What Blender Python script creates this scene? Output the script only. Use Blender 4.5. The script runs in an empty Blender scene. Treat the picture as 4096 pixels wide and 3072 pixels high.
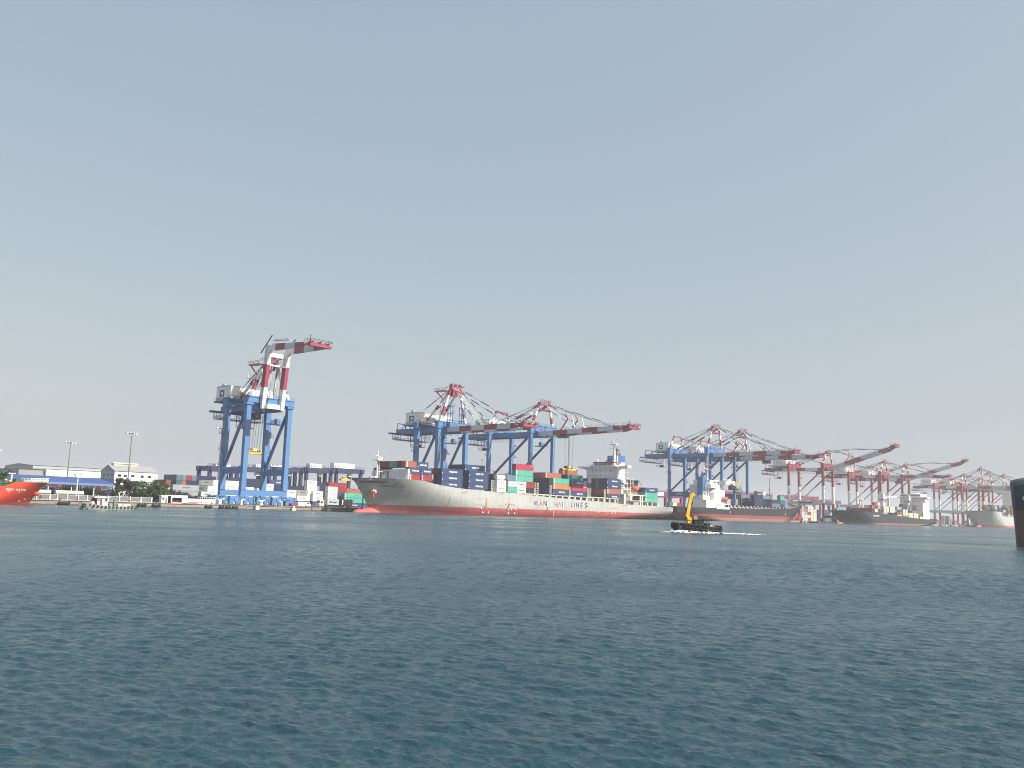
import bpy, math, random
import numpy as np
random.seed(7)
C=bpy.context.scene.collection
# ---------------------------------------------------------------- camera, world, sun, exposure
# World frame: x runs along the quay (away to the right), y runs landward, z up, metres.  Camera 3 m above the harbour water.
FPX=3600.0; PHI=math.radians(48); PITCH=math.atan(502/3600); ROLL=.0315; CAMZ=3.0
_R=np.array((math.cos(PHI),-math.sin(PHI),0)); _F=np.array((math.sin(PHI),math.cos(PHI),0)); _Z=np.array((0,0,1.))
FW=_F*math.cos(PITCH)+_Z*math.sin(PITCH); _U=-_F*math.sin(PITCH)+_Z*math.cos(PITCH)
RC=_R*math.cos(ROLL)+_U*math.sin(ROLL); UC=_U*math.cos(ROLL)-_R*math.sin(ROLL)
from mathutils import Matrix, Vector
cam=bpy.data.cameras.new('camera'); camo=bpy.data.objects.new('camera',cam); C.objects.link(camo)
cam.sensor_width=36; cam.lens=FPX/4096*36; cam.clip_start=.2; cam.clip_end=20000
camo.matrix_world=Matrix(((RC[0],UC[0],-FW[0],0),(RC[1],UC[1],-FW[1],0),(RC[2],UC[2],-FW[2],CAMZ),(0,0,0,1)))
bpy.context.scene.camera=camo
SUN_DIR=Vector((.24,-.66,.71)).normalized(); EL=math.asin(SUN_DIR.z); AZ=math.atan2(SUN_DIR.x,SUN_DIR.y)
wd=bpy.data.worlds.new('World'); bpy.context.scene.world=wd; wd.use_nodes=True
nt=wd.node_tree; bg=nt.nodes['Background']; sk=nt.nodes.new('ShaderNodeTexSky'); sk.sky_type='NISHITA'; sk.sun_disc=False
sk.sun_elevation=EL; sk.sun_rotation=AZ; sk.altitude=0; sk.air_density=1.0; sk.dust_density=3.0; sk.ozone_density=1.0
sat=nt.nodes.new('ShaderNodeHueSaturation'); sat.inputs['Saturation'].default_value=.8; nt.links.new(sk.outputs[0],sat.inputs['Color'])
mu=nt.nodes.new('ShaderNodeMix'); mu.data_type='RGBA'; mu.blend_type='MULTIPLY'; mu.inputs[0].default_value=1; nt.links.new(sat.outputs[0],mu.inputs[6]); mu.inputs[7].default_value=(.75,.55,.30,1)
ad=nt.nodes.new('ShaderNodeMix'); ad.data_type='RGBA'; ad.blend_type='ADD'; ad.inputs[0].default_value=1; nt.links.new(mu.outputs[2],ad.inputs[6]); ad.inputs[7].default_value=(1.52,2.3,3.35,1)   # the milky veil of a humid sky
nt.links.new(ad.outputs[2],bg.inputs['Color']); bg.inputs['Strength'].default_value=.0815
sl=bpy.data.lights.new('sun','SUN'); sl.energy=5.0; sl.angle=math.radians(.5); sl.color=(1,.955,.90)
so=bpy.data.objects.new('sun',sl); C.objects.link(so); so.rotation_euler=SUN_DIR.to_track_quat('Z','Y').to_euler(); so.location=(300,100,300)
sc=bpy.context.scene; sc.view_settings.view_transform='Standard'; sc.view_settings.look='None'; sc.view_settings.exposure=0.72; sc.view_settings.gamma=1
sc.cycles.filter_width=1.0; sc.cycles.volume_bounces=1; sc.cycles.max_bounces=6; sc.cycles.transparent_max_bounces=8
# ---------------------------------------------------------------- measuring helpers: where a line of sight meets a real plane of the port
def ray(px,py): return FW+(px-2048)/FPX*RC+(1536-py)/FPX*UC
def qv(px,py,v): d=ray(px,py); t=v/d[1]; return float(d[0]*t),float(CAMZ+d[2]*t)     # -> (along quay, height) on plane y=v
def qu(px,py,u): d=ray(px,py); t=u/d[0]; return float(d[1]*t),float(CAMZ+d[2]*t)     # -> (landward, height) on plane x=u
# ---------------------------------------------------------------- materials
MATS={}
def srgb(r,g,b): return tuple(((c/255)/12.92 if c<=10 else ((c/255+.055)/1.055)**2.4) for c in (r,g,b))
def paint(name,col,rough=.5,dirt=.25,scale=.6,dirtcol=None,metal=0,spec=.4,streak=True,vary=0.0):
    if name in MATS: return MATS[name]
    col=tuple(c*(.78 if max(col)<.6 else .86 if max(col)<.71 else 1.06) for c in col)
    m=bpy.data.materials.new(name); m.use_nodes=True; MATS[name]=m; t=m.node_tree; N=t.nodes; L=t.links; b=N['Principled BSDF']
    b.inputs['Roughness'].default_value=rough; b.inputs['Metallic'].default_value=metal; b.inputs['Specular IOR Level'].default_value=spec
    tc=N.new('ShaderNodeTexCoord'); mp=N.new('ShaderNodeMapping'); L.new(tc.outputs['Object'],mp.inputs[0])
    mp.inputs['Scale'].default_value=(1,1,.22) if streak else (1,1,1)
    n=N.new('ShaderNodeTexNoise'); n.inputs['Scale'].default_value=scale; n.inputs['Detail'].default_value=6; n.inputs['Roughness'].default_value=.65; L.new(mp.outputs[0],n.inputs['Vector'])
    cr=N.new('ShaderNodeValToRGB'); cr.color_ramp.elements[0].position=.42; cr.color_ramp.elements[1].position=.78; L.new(n.outputs['Fac'],cr.inputs[0])
    ml=N.new('ShaderNodeMath'); ml.operation='MULTIPLY'; ml.inputs[1].default_value=dirt; L.new(cr.outputs[0],ml.inputs[0])
    mx=N.new('ShaderNodeMix'); mx.data_type='RGBA'; L.new(ml.outputs[0],mx.inputs[0])
    mx.inputs[6].default_value=(*col,1); dc=dirtcol or tuple(c*.45+.02 for c in col); mx.inputs[7].default_value=(*dc,1)
    out=mx.outputs[2]
    if vary:
        oi=N.new('ShaderNodeObjectInfo'); mr=N.new('ShaderNodeMapRange'); mr.inputs[3].default_value=1-vary; mr.inputs[4].default_value=1+vary; L.new(oi.outputs['Random'],mr.inputs[0])
        h=N.new('ShaderNodeHueSaturation'); L.new(mr.outputs[0],h.inputs['Value']); L.new(out,h.inputs['Color']); out=h.outputs[0]
    L.new(out,b.inputs['Base Color'])
    return m
def glass(name='dark_glass',col=(.02,.03,.04)):
    if name in MATS: return MATS[name]
    m=bpy.data.materials.new(name); m.use_nodes=True; MATS[name]=m; b=m.node_tree.nodes['Principled BSDF']
    b.inputs['Base Color'].default_value=(*col,1); b.inputs['Roughness'].default_value=.12; return m
BLUE=paint('crane_blue',(.10,.25,.52),.45,.3); DBLUE=paint('dark_blue',(.04,.10,.28),.5,.3); WHITE=paint('white_paint',(.72,.72,.69),.45,.22,dirtcol=(.5,.47,.4))
RED=paint('signal_red',(.40,.055,.095),.5,.3); GREYW=paint('grey_white',(.62,.66,.68),.5,.3); GREY=paint('mid_grey',(.30,.32,.33),.6,.3); DARK=paint('dark_steel',(.05,.05,.055),.6,.3)
ROPE=paint('rope',(.42,.38,.33),.9,.3,3); STEEL=paint('weathered_steel',(.22,.23,.24),.5,.4); RUBBER=paint('rubber',(.018,.018,.018),.85,.5,2,(.06,.055,.05)); YELLOW=paint('yellow_paint',(.75,.42,.04),.45,.35,1.5,(.3,.15,.03))
OOR=paint('port_red',(.40,.055,.085),.5,.35); MAROON=paint('maroon',(.22,.04,.09),.55,.3); NAVY=paint('yard_navy',(.035,.05,.13),.55,.3); ORANGE=paint('lifeboat_orange',(.80,.13,.045),.4,.2); GLASS=glass()
CREAM=paint('cream_paint',(.66,.64,.54),.5,.35,dirtcol=(.38,.33,.25))
# ---------------------------------------------------------------- mesh building
class MB:
    def __init__(s): s.v=[]; s.f=[]; s.m=[]
    def box(s,x0,x1,y0,y1,z0,z1,k=0):
        b=len(s.v); s.v+=[(x0,y0,z0),(x1,y0,z0),(x1,y1,z0),(x0,y1,z0),(x0,y0,z1),(x1,y0,z1),(x1,y1,z1),(x0,y1,z1)]
        s.f+=[(b,b+3,b+2,b+1),(b+4,b+5,b+6,b+7),(b,b+1,b+5,b+4),(b+1,b+2,b+6,b+5),(b+2,b+3,b+7,b+6),(b+3,b,b+4,b+7)]; s.m+=[k]*6; return s
    def hexa(s,p,k=0):
        b=len(s.v); s.v+=[tuple(map(float,q)) for q in p]
        s.f+=[(b,b+3,b+2,b+1),(b+4,b+5,b+6,b+7),(b,b+1,b+5,b+4),(b+1,b+2,b+6,b+5),(b+2,b+3,b+7,b+6),(b+3,b,b+4,b+7)]; s.m+=[k]*6; return s
    def _frame(s,p,q):
        p=np.array(p,float); q=np.array(q,float); d=q-p; d/=max(np.linalg.norm(d),1e-9)
        a=np.array((0,0,1.)) if abs(d[2])<.92 else np.array((0,1.,0)); x=np.cross(d,a); x/=np.linalg.norm(x); return p,q,x,np.cross(x,d)
    def beam(s,p,q,w,h,k=0,w2=None,h2=None):
        p,q,x,y=s._frame(p,q); w2=w if w2 is None else w2; h2=h if h2 is None else h2; P=[]
        for c,a,b in ((p,w,h),(q,w2,h2)): P+=[c-x*a/2-y*b/2,c+x*a/2-y*b/2,c+x*a/2+y*b/2,c-x*a/2+y*b/2]
        return s.hexa(P,k)
    def stripes(s,p,q,w,h,segs,w2=None,h2=None):
        p=np.array(p,float); q=np.array(q,float); w2=w if w2 is None else w2; h2=h if h2 is None else h2; t0=0
        for t1,k in segs:
            s.beam(p+(q-p)*t0,p+(q-p)*t1,w+(w2-w)*t0,h+(h2-h)*t0,k,w+(w2-w)*t1,h+(h2-h)*t1); t0=t1
        return s
    def tube(s,p,q,r,k=0,n=8,r2=None,cap=True):
        p,q,x,y=s._frame(p,q); r2=r if r2 is None else r2; b=len(s.v)
        for c,rr in ((p,r),(q,r2)):
            for i in range(n): a=2*math.pi*i/n; s.v.append(tuple(c+x*rr*math.cos(a)+y*rr*math.sin(a)))
        for i in range(n): j=(i+1)%n; s.f.append((b+i,b+n+i,b+n+j,b+j)); s.m.append(k)
        if cap: s.f+=[tuple(b+i for i in range(n)),tuple(b+n+i for i in reversed(range(n)))]; s.m+=[k,k]
        return s
    def path(s,pts,r,k=0,n=5):
        for a,b in zip(pts,pts[1:]): s.tube(a,b,r,k,n)
        return s
    def torus(s,c,ax,R,r,k=0,n=14,m=6):
        c=np.array(c,float); ax=np.array(ax,float); ax/=np.linalg.norm(ax); a=np.array((0,0,1.)) if abs(ax[2])<.9 else np.array((1.,0,0)); x=np.cross(ax,a); x/=np.linalg.norm(x); y=np.cross(ax,x); b=len(s.v)
        for i in range(n):
            t=2*math.pi*i/n; d=x*math.cos(t)+y*math.sin(t)
            for j in range(m): u=2*math.pi*j/m; s.v.append(tuple(c+d*(R+r*math.cos(u))+ax*r*math.sin(u)))
        for i in range(n):
            for j in range(m): i2=(i+1)%n; j2=(j+1)%m; s.f.append((b+i*m+j,b+i2*m+j,b+i2*m+j2,b+i*m+j2)); s.m.append(k)
        return s
    def prism(s,poly,ax,a,c,k=0):     # poly: 2-D points, ax: axis they are extruded along ('x' or 'y' or 'z') from a to c
        b=len(s.v); n=len(poly)
        for w in (a,c):
            for (p,q) in poly: s.v.append({'x':(w,p,q),'y':(p,w,q),'z':(p,q,w)}[ax])
        s.f+=[tuple(b+i for i in range(n)),tuple(b+n+i for i in reversed(range(n)))]; s.m+=[k,k]
        for i in range(n): j=(i+1)%n; s.f.append((b+i,b+n+i,b+n+j,b+j)); s.m.append(k)
        return s
    def ellipsoid(s,c,rx,ry,rz,k=0,n=14,m=9):
        b=len(s.v)
        for j in range(m+1):
            t=math.pi*j/m
            for i in range(n): a=2*math.pi*i/n; s.v.append((c[0]+rx*math.sin(t)*math.cos(a),c[1]+ry*math.sin(t)*math.sin(a),c[2]+rz*math.cos(t)))
        for j in range(m):
            for i in range(n): i2=(i+1)%n; s.f.append((b+j*n+i,b+j*n+i2,b+(j+1)*n+i2,b+(j+1)*n+i)); s.m.append(k)
        return s
    def rail(s,pts,h=1.0,step=1.8,r=.035,k=0,rails=2):   # handrail along a polyline of floor points
        for a,b in zip(pts,pts[1:]):
            a=np.array(a,float); b=np.array(b,float); L=np.linalg.norm(b-a); n=max(1,int(L/step)); up=np.array((0,0,h))
            for j in range(rails): s.beam(a+up*(j+1)/rails,b+up*(j+1)/rails,r*2,r*2,k)
            for i in range(n+1): c=a+(b-a)*i/n; s.beam(c,c+up,r*2,r*2,k)
        return s
def mkmesh(name,mb,mats,off=(0,0,0),smooth=False):
    me=bpy.data.meshes.new(name); off=np.array(off,float); V=np.array(mb.v,float)-off if len(mb.v) else np.zeros((0,3))
    me.from_pydata(V.tolist(),[],mb.f)
    for m in (mats if isinstance(mats,(list,tuple)) else [mats]): me.materials.append(m)
    if isinstance(mats,(list,tuple)) and len(mats)>1: me.polygons.foreach_set('material_index',mb.m)
    if smooth: me.polygons.foreach_set('use_smooth',[True]*len(me.polygons))
    me.update(); return me
def tag(o,label=None,cat=None,group=None,kind=None):
    if label: o['label']=label
    if cat: o['category']=cat
    if group: o['group']=group
    if kind: o['kind']=kind
    return o
class Thing:
    def __init__(s,name,label,cat,loc,group=None,rot=None):
        s.o=bpy.data.objects.new(name,None); C.objects.link(s.o); s.o.location=loc; s.o.empty_display_size=.5; s.loc=loc if rot is None else (0,0,0)
        if rot is not None: s.o.rotation_euler=(0,0,rot)
        tag(s.o,label,cat,group)
    def part(s,name,mb,mats,parent=None,smooth=False,label=None):
        o=bpy.data.objects.new(name,mkmesh(name,mb,mats,s.loc,smooth)); C.objects.link(o); o.parent=parent or s.o
        if label: o['label']=label
        return o
def solo(name,mb,mats,label=None,cat=None,group=None,kind=None,loc=(0,0,0),smooth=False):
    o=bpy.data.objects.new(name,mkmesh(name,mb,mats,loc,smooth)); o.location=loc; C.objects.link(o); return tag(o,label,cat,group,kind)
_tc={}
def glyphs(txt):
    if txt in _tc: return _tc[txt]
    cu=bpy.data.curves.new('t','FONT'); cu.body=txt; cu.size=1; cu.resolution_u=2; cu.offset=.022; o=bpy.data.objects.new('t',cu); C.objects.link(o)
    dg=bpy.context.evaluated_depsgraph_get(); me=o.evaluated_get(dg).to_mesh(); v=np.array([tuple(a.co) for a in me.vertices]); f=[tuple(p.vertices) for p in me.polygons]
    o.evaluated_get(dg).to_mesh_clear(); bpy.data.objects.remove(o); bpy.data.curves.remove(cu)
    v=v[:,:2]-v[:,:2].min(0); _tc[txt]=(v,f,v.max(0)); return _tc[txt]
def text(mb,txt,c,w,h,face='-y',k=0,slant=0,shear=0):   # centred text, width w, height h, on a wall facing -y or -x
    v,f,mx=glyphs(txt); b=len(mb.v); sx=w/mx[0]; sy=h/mx[1]
    for p in v:
        a=(p[0]-mx[0]/2)*sx; z=(p[1]-mx[1]/2)*sy; a+=shear*z; z+=slant*a
        mb.v.append((c[0]+a,c[1],c[2]+z) if face=='-y' else (c[0],c[1]-a,c[2]+z))
    for q in f: mb.f.append(tuple(b+i for i in q)); mb.m.append(k)
    return mb
# ---------------------------------------------------------------- water
def water():
    rng=np.random.RandomState(3); r0,ratio=1.6,1.0056; rr=[r0]
    while rr[-1]<5200: x=rr[-1]; rr.append(x*(1.006 if x<7 else 1.0032 if x<260 else 1.009))
    rr=np.array(rr); nr=len(rr)
    a0=math.atan2(_F[1],_F[0]); ang=a0+np.radians(np.linspace(-62,62,860)); A,Rr=np.meshgrid(ang,rr); X=Rr*np.cos(A); Y=Rr*np.sin(A); H=np.zeros_like(X)
    wa=math.atan2(-_F[1],-_F[0])+math.radians(-14)       # wind sea running obliquely towards the camera
    cell=Rr*np.where(Rr<260,.0032,.009)
    for i in range(110):
        lam=.07*(.9/.07)**rng.rand(); th=wa+rng.randn()*math.radians(30); k=2*math.pi/lam; ph=rng.rand()*6.283
        sl_=.036*(1.0 if lam<.4 else .62); a=sl_/k*1.3; arg=k*(X*math.cos(th)+Y*math.sin(th))+ph
        fade=np.clip((lam/cell-1.0)/1.6,0,1); s_=np.sin(arg); H+=a*fade*(s_+.25*np.abs(s_)*s_*0+.22*np.cos(2*arg)*(lam>.35))
    g=np.clip(.75+.35*np.sin(X*.11+1.3)*np.sin(Y*.083+.4)+.25*np.sin((X-Y)*.041),.45,1.25); H*=g
    H*=np.clip((Rr-1)/3,0,1)
    V=np.stack([X,Y,H],-1).reshape(-1,3); nc=len(ang); me=bpy.data.meshes.new('water'); i=np.arange(nr-1)[:,None]*nc+np.arange(nc-1)[None,:]; i=i.ravel()
    F=np.stack([i,i+nc,i+nc+1,i+1],-1)
    me.vertices.add(len(V)); me.vertices.foreach_set('co',V.ravel()); me.loops.add(F.size); me.loops.foreach_set('vertex_index',F.ravel().astype(np.int32))
    me.polygons.add(len(F)); me.polygons.foreach_set('loop_start',np.arange(0,F.size,4,dtype=np.int32)); me.polygons.foreach_set('loop_total',np.full(len(F),4,np.int32)); me.polygons.foreach_set('use_smooth',np.ones(len(F),bool)); me.update(calc_edges=True); me.validate()
    if me.polygons[len(F)//2].normal.z<0: me.flip_normals()
    m=bpy.data.materials.new('harbour_water'); m.use_nodes=True; t=m.node_tree; N=t.nodes; L=t.links; b=N['Principled BSDF']
    b.inputs['Base Color'].default_value=(.016,.044,.057,1); b.inputs['Roughness'].default_value=.24; b.inputs['IOR'].default_value=1.333; b.inputs['Specular IOR Level'].default_value=.5
    tc=N.new('ShaderNodeTexCoord'); last=None
    pn=N.new('ShaderNodeTexNoise'); pn.inputs['Scale'].default_value=.035; pn.inputs['Detail'].default_value=7; pn.inputs['Roughness'].default_value=.72; L.new(tc.outputs['Object'],pn.inputs['Vector'])      # wind ruffles the surface in patches
    pr_=N.new('ShaderNodeMapRange'); pr_.inputs[1].default_value=.35; pr_.inputs[2].default_value=.65; pr_.inputs[3].default_value=.12; pr_.inputs[4].default_value=.36; L.new(pn.outputs[0],pr_.inputs[0]); L.new(pr_.outputs[0],b.inputs['Roughness'])
    for sc_,st,di in ((9.0,.55,.03),(3.0,.6,.10),(.9,.65,.35)):
        mp=N.new('ShaderNodeMapping'); mp.inputs['Rotation'].default_value=(0,0,-(wa)); mp.inputs['Scale'].default_value=(1,.55,1); L.new(tc.outputs['Object'],mp.inputs[0])
        n=N.new('ShaderNodeTexNoise'); n.inputs['Scale'].default_value=sc_; n.inputs['Detail'].default_value=5; n.inputs['Roughness'].default_value=.6; L.new(mp.outputs[0],n.inputs['Vector'])
        bu=N.new('ShaderNodeBump'); bu.inputs['Strength'].default_value=st; bu.inputs['Distance'].default_value=di; L.new(n.outputs['Fac'],bu.inputs['Height'])
        if last: L.new(last.outputs[0],bu.inputs['Normal'])
        last=bu
    L.new(last.outputs[0],b.inputs['Normal'])
    me.materials.append(m); o=bpy.data.objects.new('water',me); C.objects.link(o); o['kind']='structure'
water()
# ---------------------------------------------------------------- haze
def haze():
    mb=MB().box(-900,5600,-2600,4300,-3,110); m=bpy.data.materials.new('haze'); m.use_nodes=True; t=m.node_tree; t.nodes.remove(t.nodes['Principled BSDF'])
    v=t.nodes.new('ShaderNodeVolumePrincipled'); v.inputs['Color'].default_value=(.84,.84,.85,1); v.inputs['Density'].default_value=.00021; v.inputs['Anisotropy'].default_value=.1
    t.links.new(v.outputs[0],t.nodes['Material Output'].inputs['Volume']); solo('haze',mb,m,kind='stuff')
haze()
# ---------------------------------------------------------------- quay and yard ground
QZ=1.35
def conc(name,col,brick=False):
    m=paint(name,col,.9,.7,.35,tuple(c*.6 for c in col)); t=m.node_tree; N=t.nodes; L=t.links; b=N['Principled BSDF']; src=b.inputs['Base Color'].links[0].from_socket
    tc=N.new('ShaderNodeTexCoord'); sep=N.new('ShaderNodeSeparateXYZ'); L.new(tc.outputs['Object'],sep.inputs[0]); cmb=N.new('ShaderNodeCombineXYZ'); L.new(sep.outputs[0],cmb.inputs[0]); L.new(sep.outputs[2],cmb.inputs[1])
    br=N.new('ShaderNodeTexBrick'); br.inputs['Scale'].default_value=1; br.inputs['Brick Width'].default_value=6; br.inputs['Row Height'].default_value=.66; br.inputs['Mortar Size'].default_value=.05
    br.inputs['Color1'].default_value=(1,1,1,1); br.inputs['Color2'].default_value=(.8,.8,.8,1); br.inputs['Mortar'].default_value=(.35,.33,.3,1); L.new(cmb.outputs[0],br.inputs['Vector'])
    mx=N.new('ShaderNodeMix'); mx.data_type='RGBA'; mx.blend_type='MULTIPLY'; mx.inputs[0].default_value=.7; L.new(src,mx.inputs[6]); L.new(br.outputs[0],mx.inputs[7]); 
    nz=N.new('ShaderNodeTexNoise'); nz.inputs['Scale'].default_value=.5; L.new(tc.outputs['Object'],nz.inputs['Vector']); ad=N.new('ShaderNodeMath'); ad.operation='MULTIPLY_ADD'; ad.inputs[1].default_value=.5; L.new(nz.outputs[0],ad.inputs[0]); ad.inputs[2].default_value=.12
    lt=N.new('ShaderNodeMath'); lt.operation='LESS_THAN'; L.new(sep.outputs[2],lt.inputs[0]); L.new(ad.outputs[0],lt.inputs[1])
    m2=N.new('ShaderNodeMix'); m2.data_type='RGBA'; L.new(lt.outputs[0],m2.inputs[0]); L.new(mx.outputs[2],m2.inputs[6]); m2.inputs[7].default_value=(.09,.085,.07,1); L.new(m2.outputs[2],b.inputs['Base Color']); return m
CONC=conc('quay_concrete',(.40,.35,.28)); ASPH=paint('yard_asphalt',(.12,.12,.115),.9,.5,.1)
mb=MB().box(-150,2600,296,297.2,-3,QZ)
mb.box(-150,2600,297.2,2600,-3,QZ-.004,1); solo('quay',mb,[CONC,ASPH],kind='structure')
mb=MB()
for u in np.arange(100,1300,6): mb.box(u,u+5.9,295.75,296.6,QZ+.002,QZ+.2)
solo('kerb',mb,CONC,kind='structure')
# ---------------------------------------------------------------- quay cranes
VS=299.0
def loops(mb,u,va,vb,z,n,d,r=.06,k=0):
    for i in range(n):
        a=va+(vb-va)*i/n; b=va+(vb-va)*(i+1)/n; pts=[]
        for j in range(9): t=j/8; pts.append((u,a+(b-a)*t,z-d*(1-(2*t-1)**2)**.6))
        mb.path(pts,r,k,4)
def crane(P):
    u0,u1,vl=P['u0'],P['u1'],P['vl']; uc=(u0+u1)/2; T=Thing('quay_crane',P['label'],'crane',(uc,VS,QZ+.01),'ship to shore cranes along the quay')
    far=P.get('far',False); lm=P.get('leg',BLUE); red=P.get('style')=='red'; z0=QZ+.01
    zs,zp,zg,gd=P['zs'],P['zp'],P['zg'],P['gd']; ZT=zg+gd; bh=P.get('bh',4.0); mats=[lm,RED if not red else OOR,WHITE,DBLUE,GREYW,DARK]
    lw=P.get('lw',1.7)
    # legs
    for u in (u0,u1):
        for v,land in ((VS,0),(vl,1)):
            mb=MB()
            if red:
                f=(P['zstripe']-zs)/(ZT-zs); g=(zp-1.5-zs)/(ZT-zs); mb.stripes((u,v,zs),(u,v,ZT),lw,lw,[(g,0),(f,2),(1,0)])
            else:
                mb.beam((u,v,zs),(u,v,zp-2),lw*1.15,lw*1.0,0,lw*.95,lw*.9); mb.beam((u,v,zp-2),(u,v,ZT+1.5),lw*.95,lw*.95,0,lw*1.15 if land else lw,lw)
                mb.box(u-lw*.7,u+lw*.7,v-lw*.7,v+lw*.7,ZT-.9,ZT-.6)
            T.part('leg',mb,mats)
    # bogies and sills
    zb=z0
    for v in (VS,vl):
        mb=MB(); mb.box(u0-1.0,u1+1.0,v-.75,v+.75,zs-2.1,zs); 
        if not red: mb.box(u0-1.2,u0+1.2,v-.85,v+.85,zs-2.6,zs-2.1); mb.box(u1-1.2,u1+1.2,v-.85,v+.85,zs-2.6,zs-2.1)
        T.part('sill_beam',mb,mats)
        for c in (u0,u1):
            h=zs-2.2-zb; k=1.0 if far else 1.32; X=lambda q:c+q*k
            mb=MB(); mb.prism([(X(-3.9),zb+h*.55),(X(-3.5),zb+h*.9),(X(-1),zb+h*1.0),(X(1),zb+h*1.0),(X(3.5),zb+h*.9),(X(3.9),zb+h*.55),(X(1.3),zb+h*.68),(X(-1.3),zb+h*.68)],'y',v-.55,v+.55,0)
            mb.box(X(-.35),X(.35),v-.7,v+.7,zb+h*.6,zs-2.0,0); mb.box(X(-3.95),X(-3.6),v-.75,v+.75,zb+.5,zb+h*.95,0); mb.box(X(3.6),X(3.95),v-.75,v+.75,zb+.5,zb+h*.95,0)
            B=T.part('bogie',mb,mats)
            for s in (-1,1):
                m=X(s*2.2); mb=MB(); mb.prism([(m-2.2,zb+h*.22),(m-1.9,zb+h*.5),(m-.4,zb+h*.66),(m+.4,zb+h*.66),(m+1.9,zb+h*.5),(m+2.2,zb+h*.22),(m+.8,zb+h*.34),(m-.8,zb+h*.34)],'y',v-.45,v+.45,0); mb.box(m-.3,m+.3,v-.62,v+.62,zb+h*.4,zb+h*.78,0)
                for q in (-1.15,1.15): mb.prism([(m+q-.85,zb+.25),(m+q-.6,zb+h*.36),(m+q+.6,zb+h*.36),(m+q+.85,zb+.25)],'y',v-.36,v+.36,0)
                if far: T.part('equalizer',mb,mats,B); continue
                T.part('equalizer',mb,mats,B)
                for q in (-1.6,-.7,.7,1.6): T.part('wheel',MB().tube((m+q,v-.4,zb+.33),(m+q,v+.4,zb+.33),.32,0,10),[DARK],B)
    # portal beams along the legs (landward direction) and braces
    for u in (u0,u1):
        mb=MB(); pm=4 if red else 3 if P.get('darkportal') else 0; ph=P.get('ph',2.2)
        mb.box(u-.6,u+.6,VS-.3 if red else VS,vl+(9 if red else 0),zp-ph,zp,pm); pb=T.part('portal_beam',mb,mats)
        if red and u==u0 and not far: mb=MB(); mb.box(u-.66,u-.61,308,320,zp-ph+.8,zp-.6,5); T.part('sign_panel',mb,mats,pb)
        mb=MB()
        a=(u,vl-.6,zp+.1); b=(u,VS+1.2,zg-.4)
        if red: mb.stripes(a,b,.9,.9,[(.5,2),(1,0)])
        else: mb.beam(a,b,.85,.95,3)
        T.part('diagonal_brace',mb,mats)
    if P.get('darkportal') and not far:
        mb=MB(); text(mb,'ZPMC',(u0-.66,vl-8,zp-1.4),5,1.3,'-x',0); T.part('lettering',mb,WHITE,pb)
    # top cross beams between the left and right legs
    for v in (VS,vl):
        mb=MB(); hh=P.get('caph',2.6)
        mb.box(u0-1.4,u1+1.4,v-1.3,v+1.3,ZT,ZT+hh*.85,0); mb.box(u0-1.6,u1+1.6,v-1.5,v+1.5,ZT+hh*.85,ZT+hh,0)
        mb.box(u0-1.5,u0+1.5,v-1.2,v+1.2,ZT-1.0,ZT,0); mb.box(u1-1.5,u1+1.5,v-1.2,v+1.2,ZT-1.0,ZT,0)
        T.part('cross_beam',mb,mats)
    ZC=ZT+P.get('caph',2.6)
    # main girders, back reach
    vb=P['vb']
    for s in (-1,1):
        mb=MB(); x=uc+s*bh
        if red: mb.stripes((x,vb,zg+gd/2),(x,VS-1,zg+gd/2),1.3,gd,[(.30,0),(.52,2),(.66,0),(.86,2),(1,0)])
        else: mb.box(x-.75,x+.75,VS-1.5,vb,zg,ZT,3 if P.get('darkg') else 0); mb.box(x-.95,x+.95,VS-1.5,vb,zg-.12,zg,3)
        T.part('main_girder',mb,mats)
    for v in np.linspace(VS,vb-.5,8): T.part('girder_tie',MB().box(uc-bh,uc+bh,v-.3,v+.3,zg+.3,zg+1.3,0),mats)
    T.part('girder_tie',MB().box(u0-1,u1+1,vb-2.2,vb-.2,zg-.3,zg+.4,3),mats)
    # boom
    vt=P['tip'][0]; zt=P['tip'][1]; hv,hz=VS-1.5,zg+gd/2; bd=gd*.95
    bo=None
    if P.get('folded'):
        kv,kz=P['knee']
        for s in (-1,1):
            x=uc+s*bh; mb=MB(); mb.stripes((x,hv,hz-.8),(x,kv,kz),1.5,2.5,[(.36,2),(.75,1),(1,2)])
            mb.hexa([(x-.6,kv-1,kz-1.5),(x+.6,kv-1,kz-1.5),(x+.6,kv+1.2,kz-1.5),(x-.6,kv+1.2,kz-1.5),(x-.6,kv-4,kz+1.2),(x+.6,kv-4,kz+1.2),(x+.6,kv+.5,kz+2.2),(x-.6,kv+.5,kz+2.2)],2)
            mb.stripes((x,kv-3,kz+.7),(x,vt+4,zt+.3),1.4,2.7,[(.12,2),(.42,1),(.72,4),(1,1)],1.2,1.3)
            b_=T.part('boom',mb,mats); bo=bo or b_
        [T.part('boom_cross_tie',MB().box(*q),mats) for q in ((uc-bh,uc+bh,hv-.8,hv+.4,hz-.6,hz+1.2,2),(uc-bh,uc+bh,kv-.5,kv+.6,kz-2.5,kz-1.0,2),(uc-bh,uc+bh,kv-.5,kv+.3,kz-6,kz-5.4,2))]
        mb=MB()
        for s in (-1,1):
            for q in (0,.7,1.4):
                mb.tube((uc+s*(bh-1.7)-q*s,hv+.5,hz+1),(uc+s*(bh-1.9)-q*s,kv+1.6,kz-3),.12,4,5)
            mb.stripes((uc+s*(bh-2.4),hv+1.6,hz+5),(uc+s*(bh-2.6),kv+1.9,kz-3),.5,.5,[(.2,1),(.45,4),(.7,1),(1,4)])
            mb.stripes((uc+s*(bh+1),kv+3.5,kz-1),(uc+s*(bh+1),kv-3.4,kz+5.2),.32,.32,[(1,5)])
        T.part('hanger_link',mb,mats)
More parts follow.
